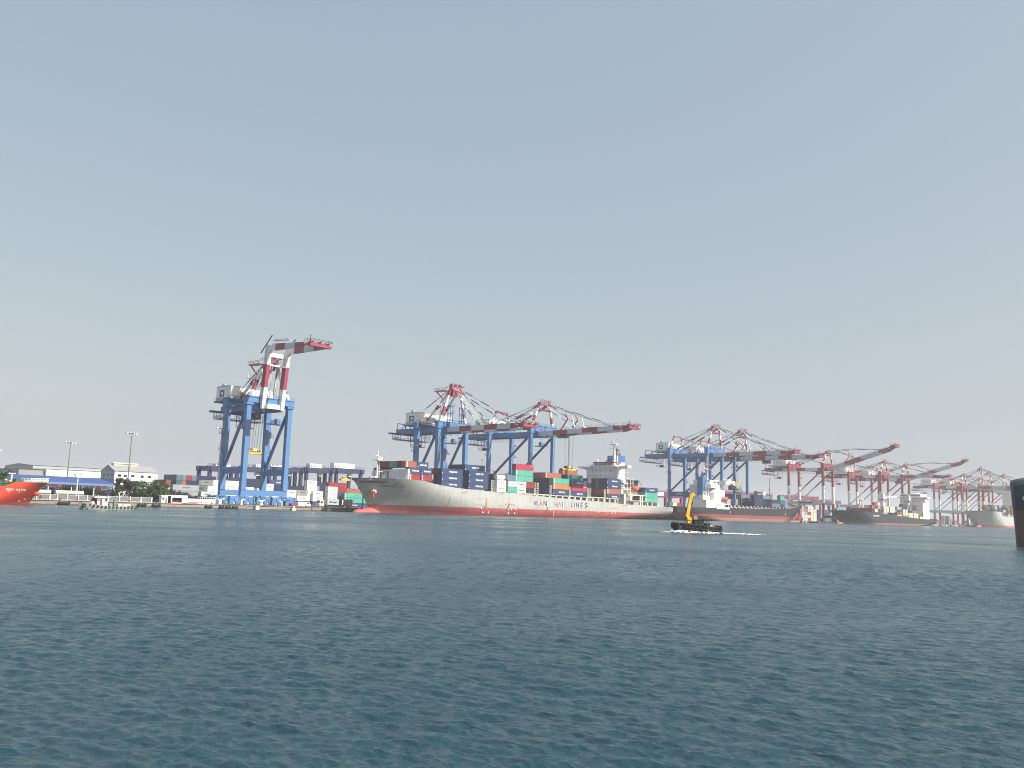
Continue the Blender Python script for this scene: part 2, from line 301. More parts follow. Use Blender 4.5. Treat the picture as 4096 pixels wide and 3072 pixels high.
        mb=MB(); mb.rail([(uc-bh-.8,hv-.6,hz+1.5),(uc-bh-.8,kv,kz+.5)],.9,2.4,.04,5); mb.rail([(uc-bh,kv-4,kz+2.6),(uc-bh,kv-12,kz+2.2)],1,1.6,.05,5); mb.beam((uc-bh,kv-3,kz+3.3),(uc-bh,kv-14,kz+2.4),.35,.35,4); T.part('boom_walkway',mb,mats)
    else:
        segs=P.get('segs',[(.166,4),(.333,1),(.5,4),(.666,1),(.833,4),(1,1)])
        for s in (-1,1):
            x=uc+s*bh; mb=MB(); e=.86; d=np.array((0,vt-hv,zt-hz)); q=np.array((x,hv,hz))+d*e
            mb.stripes((x,hv,hz),tuple(q),1.25,bd,[(min(a/e,1),k) for a,k in segs if a/e<1.0]+[(1,segs[-1][1])])
            mb.beam(tuple(q),(x*.4+uc*.6,vt+1.5,zt+.4),1.25,bd,segs[-1][1],1.0,bd*.55); b_=T.part('boom',mb,mats); bo=bo or b_
        for t in np.linspace(.06,.9,9): c=np.array((uc,hv,hz))+d*t; T.part('boom_cross_tie',MB().box(uc-bh,uc+bh,c[1]-.25,c[1]+.25,c[2]-.3,c[2]+.5,4),mats,bo)
        mb=MB(); dd=d/np.linalg.norm(d)
        for s in (-1,1):
            x=uc+s*(bh+.8); a=np.array((x,hv-1,hz+bd/2)); b=np.array((x,hv,hz+bd/2))+d*.88; mb.rail([tuple(a),tuple(b)],1,3.2,.05,4)
        mb.box(uc-bh-1,uc-bh+.2,(hv+vt)/2-12,(hv+vt)/2-3,hz+d[2]*.6+bd/2,hz+d[2]*.6+bd/2+.15,4) if d[2]<2 else None
        T.part('boom_walkway',mb,mats)
    # boom tip platform
    mb=MB(); w=bh+.6
    mb.box(uc-w,uc+w,vt,vt+2.2,zt-.6,zt+.3,1); mb.box(uc-w*.75,uc+w*.75,vt+1,vt+4.5,zt+.3,zt+.9,1)
    for x in (-w,0,w): mb.beam((uc+x,vt+4.5,zt-.2),(uc+x*.7,vt,zt+1.2),.3,.3,1); mb.tube((uc+x*.8,vt+.8,zt+.9),(uc+x*.8,vt+2.0,zt+.9),.5,1,8)
    mb.rail([(uc-w,vt+4,zt+.9),(uc-w,vt,zt+.9),(uc+w,vt,zt+.9),(uc+w,vt+4,zt+.9)],1.1,1.6,.05,5); mb.beam((uc-w,vt+.2,zt+1),(uc-w,vt+.2,zt+3.2),.1,.1,5); mb.beam((uc-w,vt+.2,zt+3.2),(uc-w,vt-.6,zt+2.6),.1,.1,5)
    T.part('boom_tip',mb,mats,bo)
    # A-frame mast
    av,az,ah=P['apex']; 
    n=P.get('mseg',[(.16,2),(.42,1),(.74,2),(1,1)])
    for s in (-1,1):
        ub=(u0+.6) if s<0 else (u1-.6); mb=MB(); mb.stripes((ub,VS,ZC),(uc+s*ah,av,az),1.15,1.15,n,.85,.85); T.part('mast_leg',mb,mats)
        mb=MB(); a=(uc+s*bh,P.get('mback',vl),ZC-.2); b=(uc+s*ah*.9,av+.6,az-1.2); mb.stripes(a,b,.8,.8,[(.17,1),(.42,2),(.6,1),(.85,2),(1,1)]); T.part('mast_leg',mb,mats)
    mb=MB(); mb.box(uc-ah-.6,uc+ah+.6,av-.8,av+.9,az-1.3,az+.2,1)
    if P.get('style')=='old':
        mb.box(uc-ah,uc+ah,av-1.1,av+1.4,az-4.2,az-1.3,1)
        for x in (-ah,-.2,ah): mb.tube((uc+x-.4,av,az+.6),(uc+x+.4,av,az+.6),.75,1,10)
        mb.box(uc-ah-3,uc-ah,av+1,av+8.5,az-2.1,az-1.8,1); mb.beam((uc-ah-2,av+8,az-2.1),(uc-ah-3,av+1.5,az-6.5),.4,.4,1); mb.rail([(uc-ah-3,av+8.5,az-1.8),(uc-ah-3,av+1,az-1.8),(uc-ah,av+1,az+.2)],1.1,1.8,.05,5); mb.beam((uc+ah,av,az),(uc+ah+3.3,av,az+.9),.35,.35,5)
    else: mb.beam((uc-ah*1.3,av,az-(az-ZC)*.3),(uc+ah*1.3,av,az-(az-ZC)*.3),.7,.7,1); mb.box(uc-ah*1.5,uc+ah*1.5,av-.9,av+1.2,az-(az-ZC)*.3-.5,az-(az-ZC)*.3-.3,5)
    mb.rail([(uc-ah-.6,av-.8,az+.2),(uc+ah+.6,av-.8,az+.2),(uc+ah+.6,av+.9,az+.2)],1.2,1.5,.06,5); T.part('mast_head',mb,mats)
    if not far:
        mb=MB(); mb.box(u0-.3,u0+2.2,VS+1,VS+2.4,ZC+(az-ZC)*.45,ZC+(az-ZC)*.45+.15,2); mb.rail([(u0-.3,VS+1,ZC+(az-ZC)*.45),(u0+2.2,VS+1,ZC+(az-ZC)*.45)],1,1.2,.05,2); mb.beam((u0+1.5,VS+1.8,ZC),(u0+3.0,VS+1.8,ZC+(az-ZC)*.45),.5,.1,2); mb.beam((u0+3,VS+1.8,ZC+(az-ZC)*.45),(uc-ah,av+1.2,az-1),.4,.1,2); T.part('mast_stair',mb,mats)
    # stays
    mb=MB()
    st=[(.1,4),(.22,5),(.36,4),(.5,5),(.62,4),(.74,5),(.9,4),(1,5)]
    for s in (-1,1):
        mb.stripes((uc+s*ah,av,az-.5),(uc+s*bh,vb-3,ZT+.3),.28,.32,[(.3,4),(.48,5),(.8,4),(.92,5),(1,4)])
        if not P.get('folded'):
            for t in (.42,.80):
                q=np.array((uc+s*bh,hv,hz+bd/2))+np.array((0,vt-hv,zt-hz))*t
                if P.get('bent'):
                    k=np.array((uc+s*(ah*.5+bh*.5),hv+(q[1]-hv)*(.42 if t<.6 else .5),az+(-1 if t<.6 else (1.5 if zt>hz+9 else -5.5)))); mb.stripes((uc+s*ah,av,az-.2),tuple(k),.3,.35,[(.3,4),(.7,5),(1,4)]); mb.stripes(tuple(k),tuple(q),.3,.35,[(.4,5),(.7,4),(1,5)])
                else: mb.stripes((uc+s*ah,av,az-.3),tuple(q),.3,.34,st)
    T.part('stay',mb,mats)
    if not P.get('folded') and not far:
        mb=MB()
        for i in range(5): mb.tube((uc-1+i*.5,av-.3,az-.2),(uc-1+i*.5,hv-18,zg+gd+.5+(zt-hz)*.33),.07,4,4,cap=False)
        if P.get('bent') or P.get('style')!='old':
            for s in (-1,1): q=np.array((uc+s*bh,hv-14,hz+bd/2+(zt-hz)*.24)); mb.beam(tuple(q),tuple(q+np.array((0,-4.5,5.5))),.55,.45,1); mb.beam(tuple(q+np.array((0,-4.5,5.5))),tuple(q+np.array((0,-3,8))),.5,.4,1); mb.beam(tuple(q+np.array((0,-9,0))),tuple(q+np.array((0,-7,7))),.4,.4,2)
        T.part('hoist_rope_run',mb,mats)
    # rear frame over the landside legs
    if P.get('style')!='old':
        mb=MB(); zr=ZC+P.get('rear',8)
        for s in (-1,1): mb.stripes((uc+s*(u1-u0)*.47,vl,ZC),(uc+s*4.2,vl,zr),.7,.7,[(.3,1),(.62,2),(1,1)])
        mb.box(uc-4.6,uc+4.6,vl-.45,vl+.45,zr-.5,zr+.3,1)
        for s in (-1,1): mb.stripes((uc+s*4.2,vl,zr),(uc+s*4,VS+2,ZC),.3,.3,[(.2,4),(.4,5),(.75,4),(1,5)])
        T.part('rear_frame',mb,mats)
    # machinery house
    hu0,hu1,hv0,hv1,hz0,hz1=P['house']
    mb=MB(); mb.box(hu0,hu1,hv0,hv1,hz0,hz1,0); mb.prism([(hv0-.2,hz1),(hv1+.2,hz1),(hv1+.2,hz1+.15),((hv0+hv1)/2,hz1+.5),(hv0-.2,hz1+.15)],'x',hu0-.2,hu1+.2,1)
    mb.box(hu0-.6,hu1+.6,hv0-.8,hv1+.6,hz0-.55,hz0-.01,2)
    for x in np.arange(hu0+1,hu1,2.6): mb.box(x-.05,x+.05,hv0-.05,hv0,hz0,hz1,0)
    H=T.part('machinery_house',mb,[WHITE,GREYW,DBLUE if not red else MAROON]); cz=(hz0+hz1)/2; ch=(hv0+hv1)/2+1
    if not far:
        mb=MB(); 
        for vx in (hu0+4,hu0+7.5): mb.box(vx,vx+1.2,hv0-.7,hv0-.06,cz-.6,cz+1,0)
        mb.rail([(hu0-.5,hv1,hz0),(hu0-.5,hv0-.7,hz0),(hu1,hv0-.7,hz0)],1.1,1.8,.05,1); mb.box(hu0+.3,hu0+.8,(hv0+hv1)/2,(hv0+hv1)/2+2,hz1+.5,hz1+1.3,0); T.part('vent',mb,[CREAM,STEEL],H)
    if P.get('emblem')=='flag':
        mb=MB(); x=hu0-.05; w=1.5
        for a,b,c,d in ((-w,w,.75,1.4),(-w,w,-1.1,-.45),(-w,-w+.65,-.46,.76),(w-.65,w,-.46,.76)): mb.box(x,x+.03,ch+a,ch+b,cz+c,cz+d)
        mb.prism([(ch+w+.3,cz+1.45),(ch+w-.1,cz+1.1),(ch+w-.1,cz-1.4),(ch+w+.1,cz-2)],'x',x,x+.03); T.part('emblem',mb,DBLUE,H)
        if P.get('thsa'): mb=MB(); text(mb,'T',(hu0+6,hv0-.08,cz),1.5,2.2); text(mb,'S',(hu0+10,hv0-.08,cz-.1),2.2,2); text(mb,'A',(hu0+17.5,hv0-.08,cz-.2),1.6,2.2); T.part('lettering',mb,STEEL,H)
    if P.get('emblem')=='oocl': mb=MB(); text(mb,'OOCL',(hu0-.05,(hv0+hv1)/2,cz+.4),5.2,1.5,'-x'); T.part('lettering',mb,STEEL,H)
    # back reach platform, festoon, operator cab, trolley
    mb=MB()
    pe=vb-2.8 if P.get('style')=='old' else vb+.3; pb_=pe-5.8
    mb.box(u0-.5,u1+.5,pb_,pe,zg-3.2,zg-3.0,0)
    for v in np.linspace(pb_,pe,6):
        for x in (u0-.5,uc,u1+.5): mb.beam((x,v,zg-3.1),(x,v,zg-.1),.14,.14,0)
    mb.rail([(u0-.5,pb_,zg-3),(u0-.5,pe,zg-3),(u1+.5,pe,zg-3)],1.1,1.3,.05,0)
    mb.box(uc-2.5,uc+2.5,vb-13,vb-8.2,zg-6.3,zg-6.1,0)
    for v in (vb-13,vb-10.6,vb-8.2):
        for x in (uc-2.5,uc+2.5): mb.beam((x,v,zg-6.2),(x,v,zg-.1),.16,.16,0)
    mb.rail([(uc-2.5,vb-13,zg-6.1),(uc-2.5,vb-8.2,zg-6.1)],1.1,1.2,.05,0); mb.box(uc-1,uc+1,vb-12,vb-10,zg-6,zg-4.8,0)
    for s in (-1,1): mb.beam((uc+s*bh,vb-.3,ZT),(uc+s*bh,vb-.3,ZT+3),.3,.3,0); mb.beam((uc+s*bh,vb-.3,ZT+3),(uc+s*bh,vb-6,ZT+2),.3,.3,0); mb.beam((uc+s*bh,vb-6,ZT),(uc+s*bh,vb-6,ZT+2),.3,.3,0)
    mb.box(uc-bh,uc+bh,vb-.5,vb-.1,ZT+2.8,ZT+3.1,0); T.part('rear_platform',mb,[DBLUE if not red else MAROON])
    if not far:
        mb=MB(); loops(mb,uc-bh-1,VS+2,vb-12,zg-.2,int((vb-VS-12)/1.9),2.6); 
        if not P.get('folded'): loops(mb,uc-bh-1,hv-20,hv-1,zg-.2,5,1.7)
        T.part('festoon_cable',mb,DARK)
    cv,cz_=P.get('cab',(VS+8,zg)); 
    mb=MB(); mb.box(uc-1.6,uc+1.6,cv-3.2,cv+1.4,cz_-2.7,cz_-.5,0); mb.prism([(cv-4,cz_-2.2),(cv-3.2,cz_-2.7),(cv-3.2,cz_-.5),(cv-4,cz_-.7)],'x',uc-1.4,uc+1.4,1); mb.box(uc-1.64,uc+1.64,cv-3.0,cv-.6,cz_-2.0,cz_-.9,1); mb.box(uc-2.6,uc+2.6,cv-2,cv+6,cz_-.5,cz_-.1,0)
    K=T.part('operator_cab',mb,[STEEL,GLASS])
    if P.get('spreader'):
        su,sv,sz,L=P['spreader']; mb=MB()
        for a in (-1,1):
            for b in (-1,1):
                for e in (0,.25): mb.tube((su+a*1.6+e,sv+b*.9,sz+1.9),(uc+a*1.9+e,sv+b*1.2,zg+.2),.045,0,4,cap=False)
        mb.tube((su,sv,sz+1.9),(uc,sv,zg+.2),.06,0,4,cap=False); R=T.part('hoist_rope',mb,DARK)
        mb=MB(); mb.box(su-L/2+.4,su+L/2-.4,sv-.9,sv+.9,sz+.1,sz+1.0,0)
        for a in (-1,1): mb.box(su+a*(L/2-.4)-.35,su+a*(L/2-.4)+.35,sv-1.2,sv+1.2,sz+.05,sz+.6,2); mb.box(su+a*1.7-.75,su+a*1.7+.75,sv-1.0,sv+1.0,sz+.95,sz+2.1,2); mb.tube((su+a*1.7,sv-1.1,sz+1.7),(su+a*1.7,sv+1.1,sz+1.7),.5,2,9)
        mb.box(su-1.1,su+1.1,sv-.9,sv+.9,sz+.75,sz+2.3,0); mb.rail([(su-2.6,sv-1.1,sz+.9),(su+2.6,sv-1.1,sz+.9)],1,1.0,.05,1)
        T.part('spreader',mb,[YELLOW,WHITE,DARK],R)
    if not far:    # stairs and landings on the right-hand land leg, ladder platforms
        mb=MB(); x=u1+.9; z=zp; i=0
        for z in np.arange(zp+.5,zg-3,6.2): mb.box(x,x+1.6,vl-2.6 if not P.get('folded') else vl-1,vl+1.2,z,z+.12,0); mb.rail([(x+1.6,vl+1.2,z),(x+1.6,vl-1.2,z)],1.1,1,.05,0); mb.beam((x+.8,vl-1,z),(x+.8,vl+1,min(z+6.2,zg-.5)),.7,.12,0); mb.box(u0-2.2,u0-.8,vl-.8,vl+.8,z,z+.12,0); mb.rail([(u0-2.2,vl-.8,z),(u0-2.2,vl+.8,z)],1.1,1,.05,0)
        T.part('access_stair',mb,[DBLUE if not red else MAROON])
        mb=MB(); mb.box(u1-4,u1+3,VS+6,VS+11,zg-4.3,zg-4.1,0); mb.rail([(u1-4,VS+6,zg-4.1),(u1+3,VS+6,zg-4.1),(u1+3,VS+11,zg-4.1)],1.1,1.4,.05,0); mb.box(u1,u1+1.8,VS+8,VS+9.6,zg-4.1,zg-1.9,0); T.part('access_platform',mb,[BLUE if not red else OOR]); mb=MB(); T.part('handrail',MB().rail([(u0-1.4,VS-1.3,ZC),(u1+1.4,VS-1.3,ZC)],1.1,1.6,.05,0),[BLUE if not red else OOR]); T.part('handrail',MB().rail([(u0-1.4,vl-1.3,ZC),(u1+1.4,vl-1.3,ZC)],1.1,1.6,.05,0),[BLUE if not red else OOR])
        if P.get('towers'):
            for x in (uc-bh,uc+bh-1): 
                for a in (0,1.6):
                    for b in (0,1.6): mb.beam((x+a,VS-2.5+b,ZT),(x+a,VS-2.5+b,ZT+9.5),.22,.22,0)
                for h in (3.2,6.3,9.5): mb.box(x-.5,x+2.1,VS-3,VS-.4,ZT+h,ZT+h+.12,0); mb.rail([(x-.5,VS-3,ZT+h),(x+2.1,VS-3,ZT+h)],1.1,1,.05,0)
                mb.beam((x,VS-2.5,ZT),(x+1.6,VS-.9,ZT+6.3),.5,.12,0)
            mb.box(uc-bh-1,uc+bh+1,VS-3.5,VS-.5,ZT,ZT+1.8,0)
        if P.get('towers'): T.part('stair_tower',mb,[BLUE])
    return T
bl=dict(caph=2.4)
crane(dict(label='blue crane nearest on the left with its boom folded up and yellow spreader hanging',style='old',u0=184.2,u1=202.3,vl=313.5,zs=7.2,zp=15.4,zg=37.6,gd=2.4,vb=325.5,apex=(300,57.5,1.6),tip=(268,60.0),knee=(295.5,60.3),folded=1,house=(184.5,203.5,312.6,323,41.6,47.2),emblem='flag',caph=2.4,cab=(310,37.4),spreader=(192.7,306.6,21.0,7.2),mback=313.5,bh=4.2,lw=1.9))
crane(dict(label='blue crane with boom lowered behind the bow of the grey and red container ship',style='old',u0=282.9,u1=300.6,vl=313.5,zs=7.2,zp=15.4,zg=37.4,gd=2.3,vb=333,apex=(298,58.6,2.6),tip=(251,38.8),house=(283.5,303.5,312,322.5,41.2,46.7),emblem='flag',caph=2.4,cab=(309,37.4),mback=313.5,thsa=1,towers=1,bh=4.2,lw=1.9))
crane(dict(label='blue crane behind the middle of the grey and red ship lifting a brown container',u0=347.6,u1=365.5,vl=328,zs=7.2,zp=18,ph=3,darkportal=1,zg=40.8,gd=2.3,vb=350.5,apex=(298,58.3,3.6),tip=(241.5,43.4),house=(348,365.5,328.6,339,45,50.4),emblem='flag',cab=(286.4,42.5),spreader=(356.5,281.2,23.25,12.2),mback=325,caph=3.2,rear=8.5,towers=0))
crane(dict(label='blue crane with flag emblem house behind the white funnel block of the dark ship',u0=525.3,u1=545,vl=327.5,zs=7.2,zp=18.2,ph=3,darkportal=1,zg=41.6,gd=2.5,vb=351,apex=(298,62.0,4.0),tip=(241,43.7),house=(525.8,543.6,328.6,338.8,45.4,51.2),emblem='flag',mback=325,caph=3.4,rear=8.5,cab=(289,42),spreader=(535.2,284.4,22.6,12.2)))
crane(dict(label='blue crane whose lifted spreader hangs beside the white bridge of the dark ship',u0=562.5,u1=581.1,vl=328,zs=7.2,zp=18.2,ph=3,darkportal=1,zg=41.4,gd=2.5,vb=351,apex=(298,62.2,4.2),tip=(241,43.5),house=(562.8,580.6,328.6,338.8,45.2,51),emblem='flag',mback=325,caph=3.4,rear=8.5,cab=(281,42)))
rs=dict(style='red',leg=OOR,vl=328,zs=6.2,zp=17.3,ph=2.7,zg=42.2,gd=2.4,vb=352,emblem='oocl',zstripe=29.6,mback=325,rear=7.5,caph=3.2,segs=[(.26,4),(.5,1),(.76,4),(1,1)])
def oc(label,u0,u1,tip,apex,far=False,**k):
    d=dict(rs); d.update(label=label,u0=u0,u1=u1,tip=tip,apex=apex,far=far,house=(u0+1,u1-1,331,342.5,45.6,51.5),bent=tip[1]>50); d.update(k); crane(d)
oc('red and white crane nearest of its row with its boom raised in a slant',710,729.5,(243.3,60.8),(298.5,58.0,3.2))
oc('red and white crane with level boom behind the bow of the black ship',837,856.5,(242,43.4),(298.5,57.8,3.2),True)
oc('red and white crane with slanted boom standing behind the black ship crane post',894.5,913.5,(243,60.6),(298.5,57.8,3.2),True)
oc('red and white crane just left of the far white ship, level boom above grey portal',1085,1104,(242,43.4),(298.8,57.8,3.2),True)
oc('tall red and white crane with the highest peak of the far group',1154,1172.5,(239,45),(298.8,69.0,3.6),True,zg=44,house=(1155,1171,331,342.5,47.6,53.5))
oc('distant red and white crane directly right of the tallest peak',1195,1212,(239,45),(300,66.0,3.6),True,zg=44,house=(1196,1211,331,342.5,47.6,53.5))
oc('farthest red and white crane, just left of the dark hull at the photo edge',1262,1281,(239,45),(300,66.5,3.6),True,zg=44,house=(1263,1280,331,342.5,47.6,53.5))
# ---------------------------------------------------------------- ships
def hullmat(name,bands,rust=.35,cloud=(.42,.43,.40),ca=.35):     # bands: painted zones [(top height, colour)...] bottom up
    m=bpy.data.materials.new(name); m.use_nodes=True; t=m.node_tree; N=t.nodes; L=t.links; b=N['Principled BSDF']; b.inputs['Roughness'].default_value=.55; b.inputs['Specular IOR Level'].default_value=.35
    tc=N.new('ShaderNodeTexCoord'); sp=N.new('ShaderNodeSeparateXYZ'); L.new(tc.outputs['Object'],sp.inputs[0])
    out=None
    for i,(z,c) in enumerate(bands):
        if out is None: out=c; continue
        g=N.new('ShaderNodeMath'); g.operation='GREATER_THAN'; g.inputs[1].default_value=bands[i-1][0]; L.new(sp.outputs[2],g.inputs[0])
        mx=N.new('ShaderNodeMix'); mx.data_type='RGBA'; L.new(g.outputs[0],mx.inputs[0])
        if isinstance(out,tuple): mx.inputs[6].default_value=(*out,1)
        else: L.new(out,mx.inputs[6])
        mx.inputs[7].default_value=(*c,1); out=mx.outputs[2]
    def layer(scale,vec,lo,hi,amt,col,src,det=8):
        mp=N.new('ShaderNodeMapping'); mp.inputs['Scale'].default_value=vec; L.new(tc.outputs['Object'],mp.inputs[0]); n=N.new('ShaderNodeTexNoise'); n.inputs['Scale'].default_value=scale; n.inputs['Detail'].default_value=det; n.inputs['Roughness'].default_value=.7; L.new(mp.outputs[0],n.inputs['Vector'])
        mr=N.new('ShaderNodeMapRange'); mr.inputs[1].default_value=lo; mr.inputs[2].default_value=hi; mr.inputs[4].default_value=amt; L.new(n.outputs[0],mr.inputs[0]); mx=N.new('ShaderNodeMix'); mx.data_type='RGBA'; L.new(mr.outputs[0],mx.inputs[0]); L.new(src,mx.inputs[6]); mx.inputs[7].default_value=(*col,1); return mx.outputs[2]
    out=layer(.12,(1,1,1.4),.42,.75,ca,cloud,out); out=layer(.9,(1,1,.10),.50,.72,rust*.9,(.24,.14,.075),out); out=layer(.35,(.5,1,3.5),.56,.68,rust*1.1,(.11,.11,.11),out); out=layer(2.2,(1,1,.7),.60,.70,rust*.8,(.16,.12,.09),out)
    wt=N.new('ShaderNodeMapRange'); wt.inputs[1].default_value=.55; wt.inputs[2].default_value=.1; wt.inputs[4].default_value=.55; L.new(sp.outputs[2],wt.inputs[0]); mx=N.new('ShaderNodeMix'); mx.data_type='RGBA'; L.new(wt.outputs[0],mx.inputs[0]); L.new(out,mx.inputs[6]); mx.inputs[7].default_value=(.08,.07,.05,1); L.new(mx.outputs[2],b.inputs['Base Color']); return m
def interp(x,pts):
    if x<=pts[0][0]: return pts[0][1]
    for (a,b),(c,d) in zip(pts,pts[1:]):
        if x<=c: return b+(d-b)*(x-a)/(c-a)
    return pts[-1][1]
def hull(T,mat,deckmat,ub,us,vc,B,sheer,rake,counter,entry=(.30,.13),run=(.26,.06),tfrac=.75,bul=1.1,zb=-1.5,nx=90,nz=14,bulb=None,fl=1.0,zk=4.0):
    """ub: bow tip, us: stern end along the quay; sheer: [(distance from bow, height)]; rake: how far the stem runs aft at the waterline"""
    dr=1 if us>ub else -1; Lh=abs(us-ub); zt0=sheer[0][1]; P=[[],[]]
    def row(s,h):
        st=rake*(1-max(0,h))**.85 if h<1 else 0; stn=Lh-counter*max(0,1-max(0,h)*zt0/zk)**1.2; d=st+(stn-st)*s; return d,st,stn
    for i in range(nx+1):
        s=i/nx; s=(s**1.5*.5*2**.5 if s<.5 else 1-((1-s)**1.5*.5*2**.5))
        for side in (0,1):
            col=[]
            for j in range(nz+1):
                h=j/nz; zt=sheer[0][1]; d,st,stn=row(s,(zb+(zt-zb)*h)/zt); d2=d; top=interp(d2,sheer); z=zb+(top-zb)*h; hh=max(0,min(1,z/zt0))
                Le=Lh*(entry[0]+(entry[1]-entry[0])*hh**.8); Lr=Lh*(run[0]+(run[1]-run[0])*min(1,hh*1.7)); e=max(0,min(1,(d2-st)/Le)); f=max(0,min(1,(stn-d2)/Lr))
                w=(1-(1-e)**(1.9+1.0*hh))**(.95-.25*hh*fl); tf=tfrac*min(1,max(0,(z+1)/ (zk+.5)))**.7; w*=tf+(1-tf)*(1-(1-f)**2.2)**.8
                col.append((ub+dr*d2,vc+(-1 if side==0 else 1)*B/2*w,z))
            P[side].append(col)
    mb=MB(); idx=[[],[]]
    for side in (0,1):
        for i in range(nx+1): idx[side].append([len(mb.v)+j for j in range(nz+1)]); mb.v+=P[side][i]
        for i in range(nx):
            for j in range(nz):
                q=(idx[side][i][j],idx[side][i+1][j],idx[side][i+1][j+1],idx[side][i][j+1]); flip=(side==0)==(dr>0); mb.f.append(q if flip else q[::-1]); mb.m.append(0)
    for j in range(nz): mb.f.append((idx[0][nx][j],idx[1][nx][j],idx[1][nx][j+1],idx[0][nx][j+1])); mb.m.append(0)
    # inner bulwark faces and deck
    dk=MB(); 
    for i in range(nx+1):
        for side in (0,1): x,y,z=P[side][i][nz]; x2,y2,z2=P[side][i][nz-1]; w=abs(y-vc); w2=abs(y2-vc); dk.v.append((x2 if i>2 else x,vc+(-1 if side==0 else 1)*max(min(w2,w)-.3,0),z2)); dk.v.append((x,vc+(-1 if side==0 else 1)*max(w-.10,0),z-.01))
    for i in range(nx):
        a=4*i; b=a+4; dk.f+=[(a,b,b+2,a+2),(a,b,b+1,a+1),(a+2,b+2,b+3,a+3)]; dk.m+=[0]*3
    if bulb:
        c,rx,ry,rz=bulb; mb.ellipsoid(c,rx,ry,rz,0,18,12)
    H=T.part('hull',mb,[mat],smooth=True); 
    me=H.data
    T.part('deck',dk,[deckmat],H); return H
DECKM=paint('deck_paint',(.22,.20,.17),.8,.5,.5); DECKR=paint('deck_red',(.26,.09,.06),.8,.5,.5); DECKG=paint('deck_green',(.04,.16,.09),.7,.5,.5)
def windows(T,H,pts,mat=GLASS,name='window'):   # pts: boxes
    for p in pts: T.part(name,MB().box(*p),[mat],H)
def lifeboat(T,c,L,r=1.25,hang=True):
    mb=MB(); x,y,z=c; mb.ellipsoid((x,y,z-.1),L/2,r*.9,r*.95,0,14,9); mb.box(x-L*.36,x+L*.36,y-r*.72,y+r*.72,z-.2,z+1.05,0); o=T.part('lifeboat',mb,[ORANGE]); T.part('rubbing_strip',MB().box(x-L*.49,x+L*.49,y-r*.96,y+r*.96,z-.05,z+.08),[OOR],o)
    mb=MB()
    for s in (-1,1): mb.beam((x+s*L*.32,y+.6,z-3.2),(x+s*L*.32,y+.4,z+1.2),.3,.35); mb.beam((x+s*L*.32,y+.4,z+1.2),(x+s*L*.32,y-.4,z+1.6),.28,.3); mb.beam((x+s*L*.32-.2,y+1.4,z-3.0),(x+s*L*.32,y+.5,z),.25,.25)
    T.part('davit',mb,[CREAM])
# ---- the grey and red container ship
ZW=.80
T=Thing('container_ship','long grey container ship with red bottom and white lettering band, at the quay','ship',(330,281.5,0),'container ships moored along the quay')
HM=hullmat('hull_grey_red',[(3.35,(.38,.055,.06)),(30,(.40,.42,.405))],.45,(.27,.28,.26),.5)
sheer=[(0,13.4),(8,13.7),(17,13.7),(26,13.2),(32,12.2),(42,11.3),(54,10.75),(57,8.75),(75,8.35),(110,8.0),(150,7.7),(185,7.3),(221,6.9)]
H=hull(T,HM,DECKM,221.6,442,281.5,27,sheer,9.5,24,entry=(.34,.15),run=(.30,.10),tfrac=.62,bulb=((230.5,281.5,-.2),8.3,2.0,2.2),zk=5.2,bul=1.0)
# anchor pocket, marks, lettering (on the flat side, facing the water)
def side_v(u,z,ub=221.6,Lh=220.4,vc=281.5,B=27):    # surface of the near side, from the same law as the hull
    hh=z/13.4; st=9.5*(1-hh)**.85; e=max(0,min(1,(u-ub-st)/(Lh*(.34+(.15-.34)*hh**.8)))); return vc-B/2*(1-(1-e)**(1.9+hh))**(.95-.25*hh)
def onside(T,H,txt,u0,u1,z0,z1,mat,off=.06,shear=.0,name='lettering',f=side_v):
    v,fc,mx=glyphs(txt); mb=MB()
    for p in v: a=p[0]/mx[0]; b=p[1]/mx[1]; z=z0+(z1-z0)*b; u=u0+(u1-u0)*a+shear*(z-z0); mb.v.append((u,f(u,z)-off,z))
    mb.f=list(fc); mb.m=[0]*len(fc); return T.part(name,mb,[mat],H)
INK=paint('lettering_ink',(.10,.11,.14),.6,.2); NAVYT=paint('letter_grey',(.09,.10,.15),.6,.2); REDT=paint('letter_red',(.72,.07,.05),.5,.15); WHT=paint('letter_white',(.82,.82,.80),.5,.1)
def bigword(chars,z0=5.0,z1=7.35):
    for ch,u0,u1 in chars:
        onside(T,H,ch,u0+.3,u1+.3,z0-.22,z1-.22,WHT,.05,-.12); onside(T,H,ch,u0,u1,z0,z1,REDT if ch=='A' else NAVYT,.09,-.12)
bigword([('W',315.1,318.6),('A',319.0,321.6),('N',322.2,324.6),('H',330.3,332.4),('A',332.9,335.3),('I',335.9,336.3),('L',342.6,344.3),('I',345.1,345.5),('N',346.6,348.9),('E',350.2,352.1),('S',353.6,355.8)],4.95,7.3)
onside(T,H,'WAN HAI',229.9,235.6,10.25,10.85,INK,.1,0); onside(T,H,'271',236.8,239.2,10.25,10.85,INK,.1,0); onside(T,H,'春',235.3,236.2,11.0,11.8,STEEL,.1,0)
for z in (12.05,11.65):
    mb=MB(); n=12; L0=223.6+.25*(12.05-z)*3; b=0
    for i in range(n+1): u=L0+(232.2-L0)*i/n; mb.v+= [(u,side_v(u,z)-.07,z),(u,side_v(u,z+.24)-.07,z+.24)]
    for i in range(n): mb.f.append((2*i,2*i+2,2*i+3,2*i+1)); mb.m.append(0)
    T.part('stripe',mb,[RED],H)
a=side_v(229.5,8.6); mb=MB(); mb.tube((228.3,a-.9,7.8),(230.8,a+1.2,9.2),1.05,0,14,1.15); mb.torus((228.3,a-.92,7.8),(1,.9,.3),.75,.28,1); Q=T.part('anchor_pocket',mb,[WHITE,ORANGE],H)
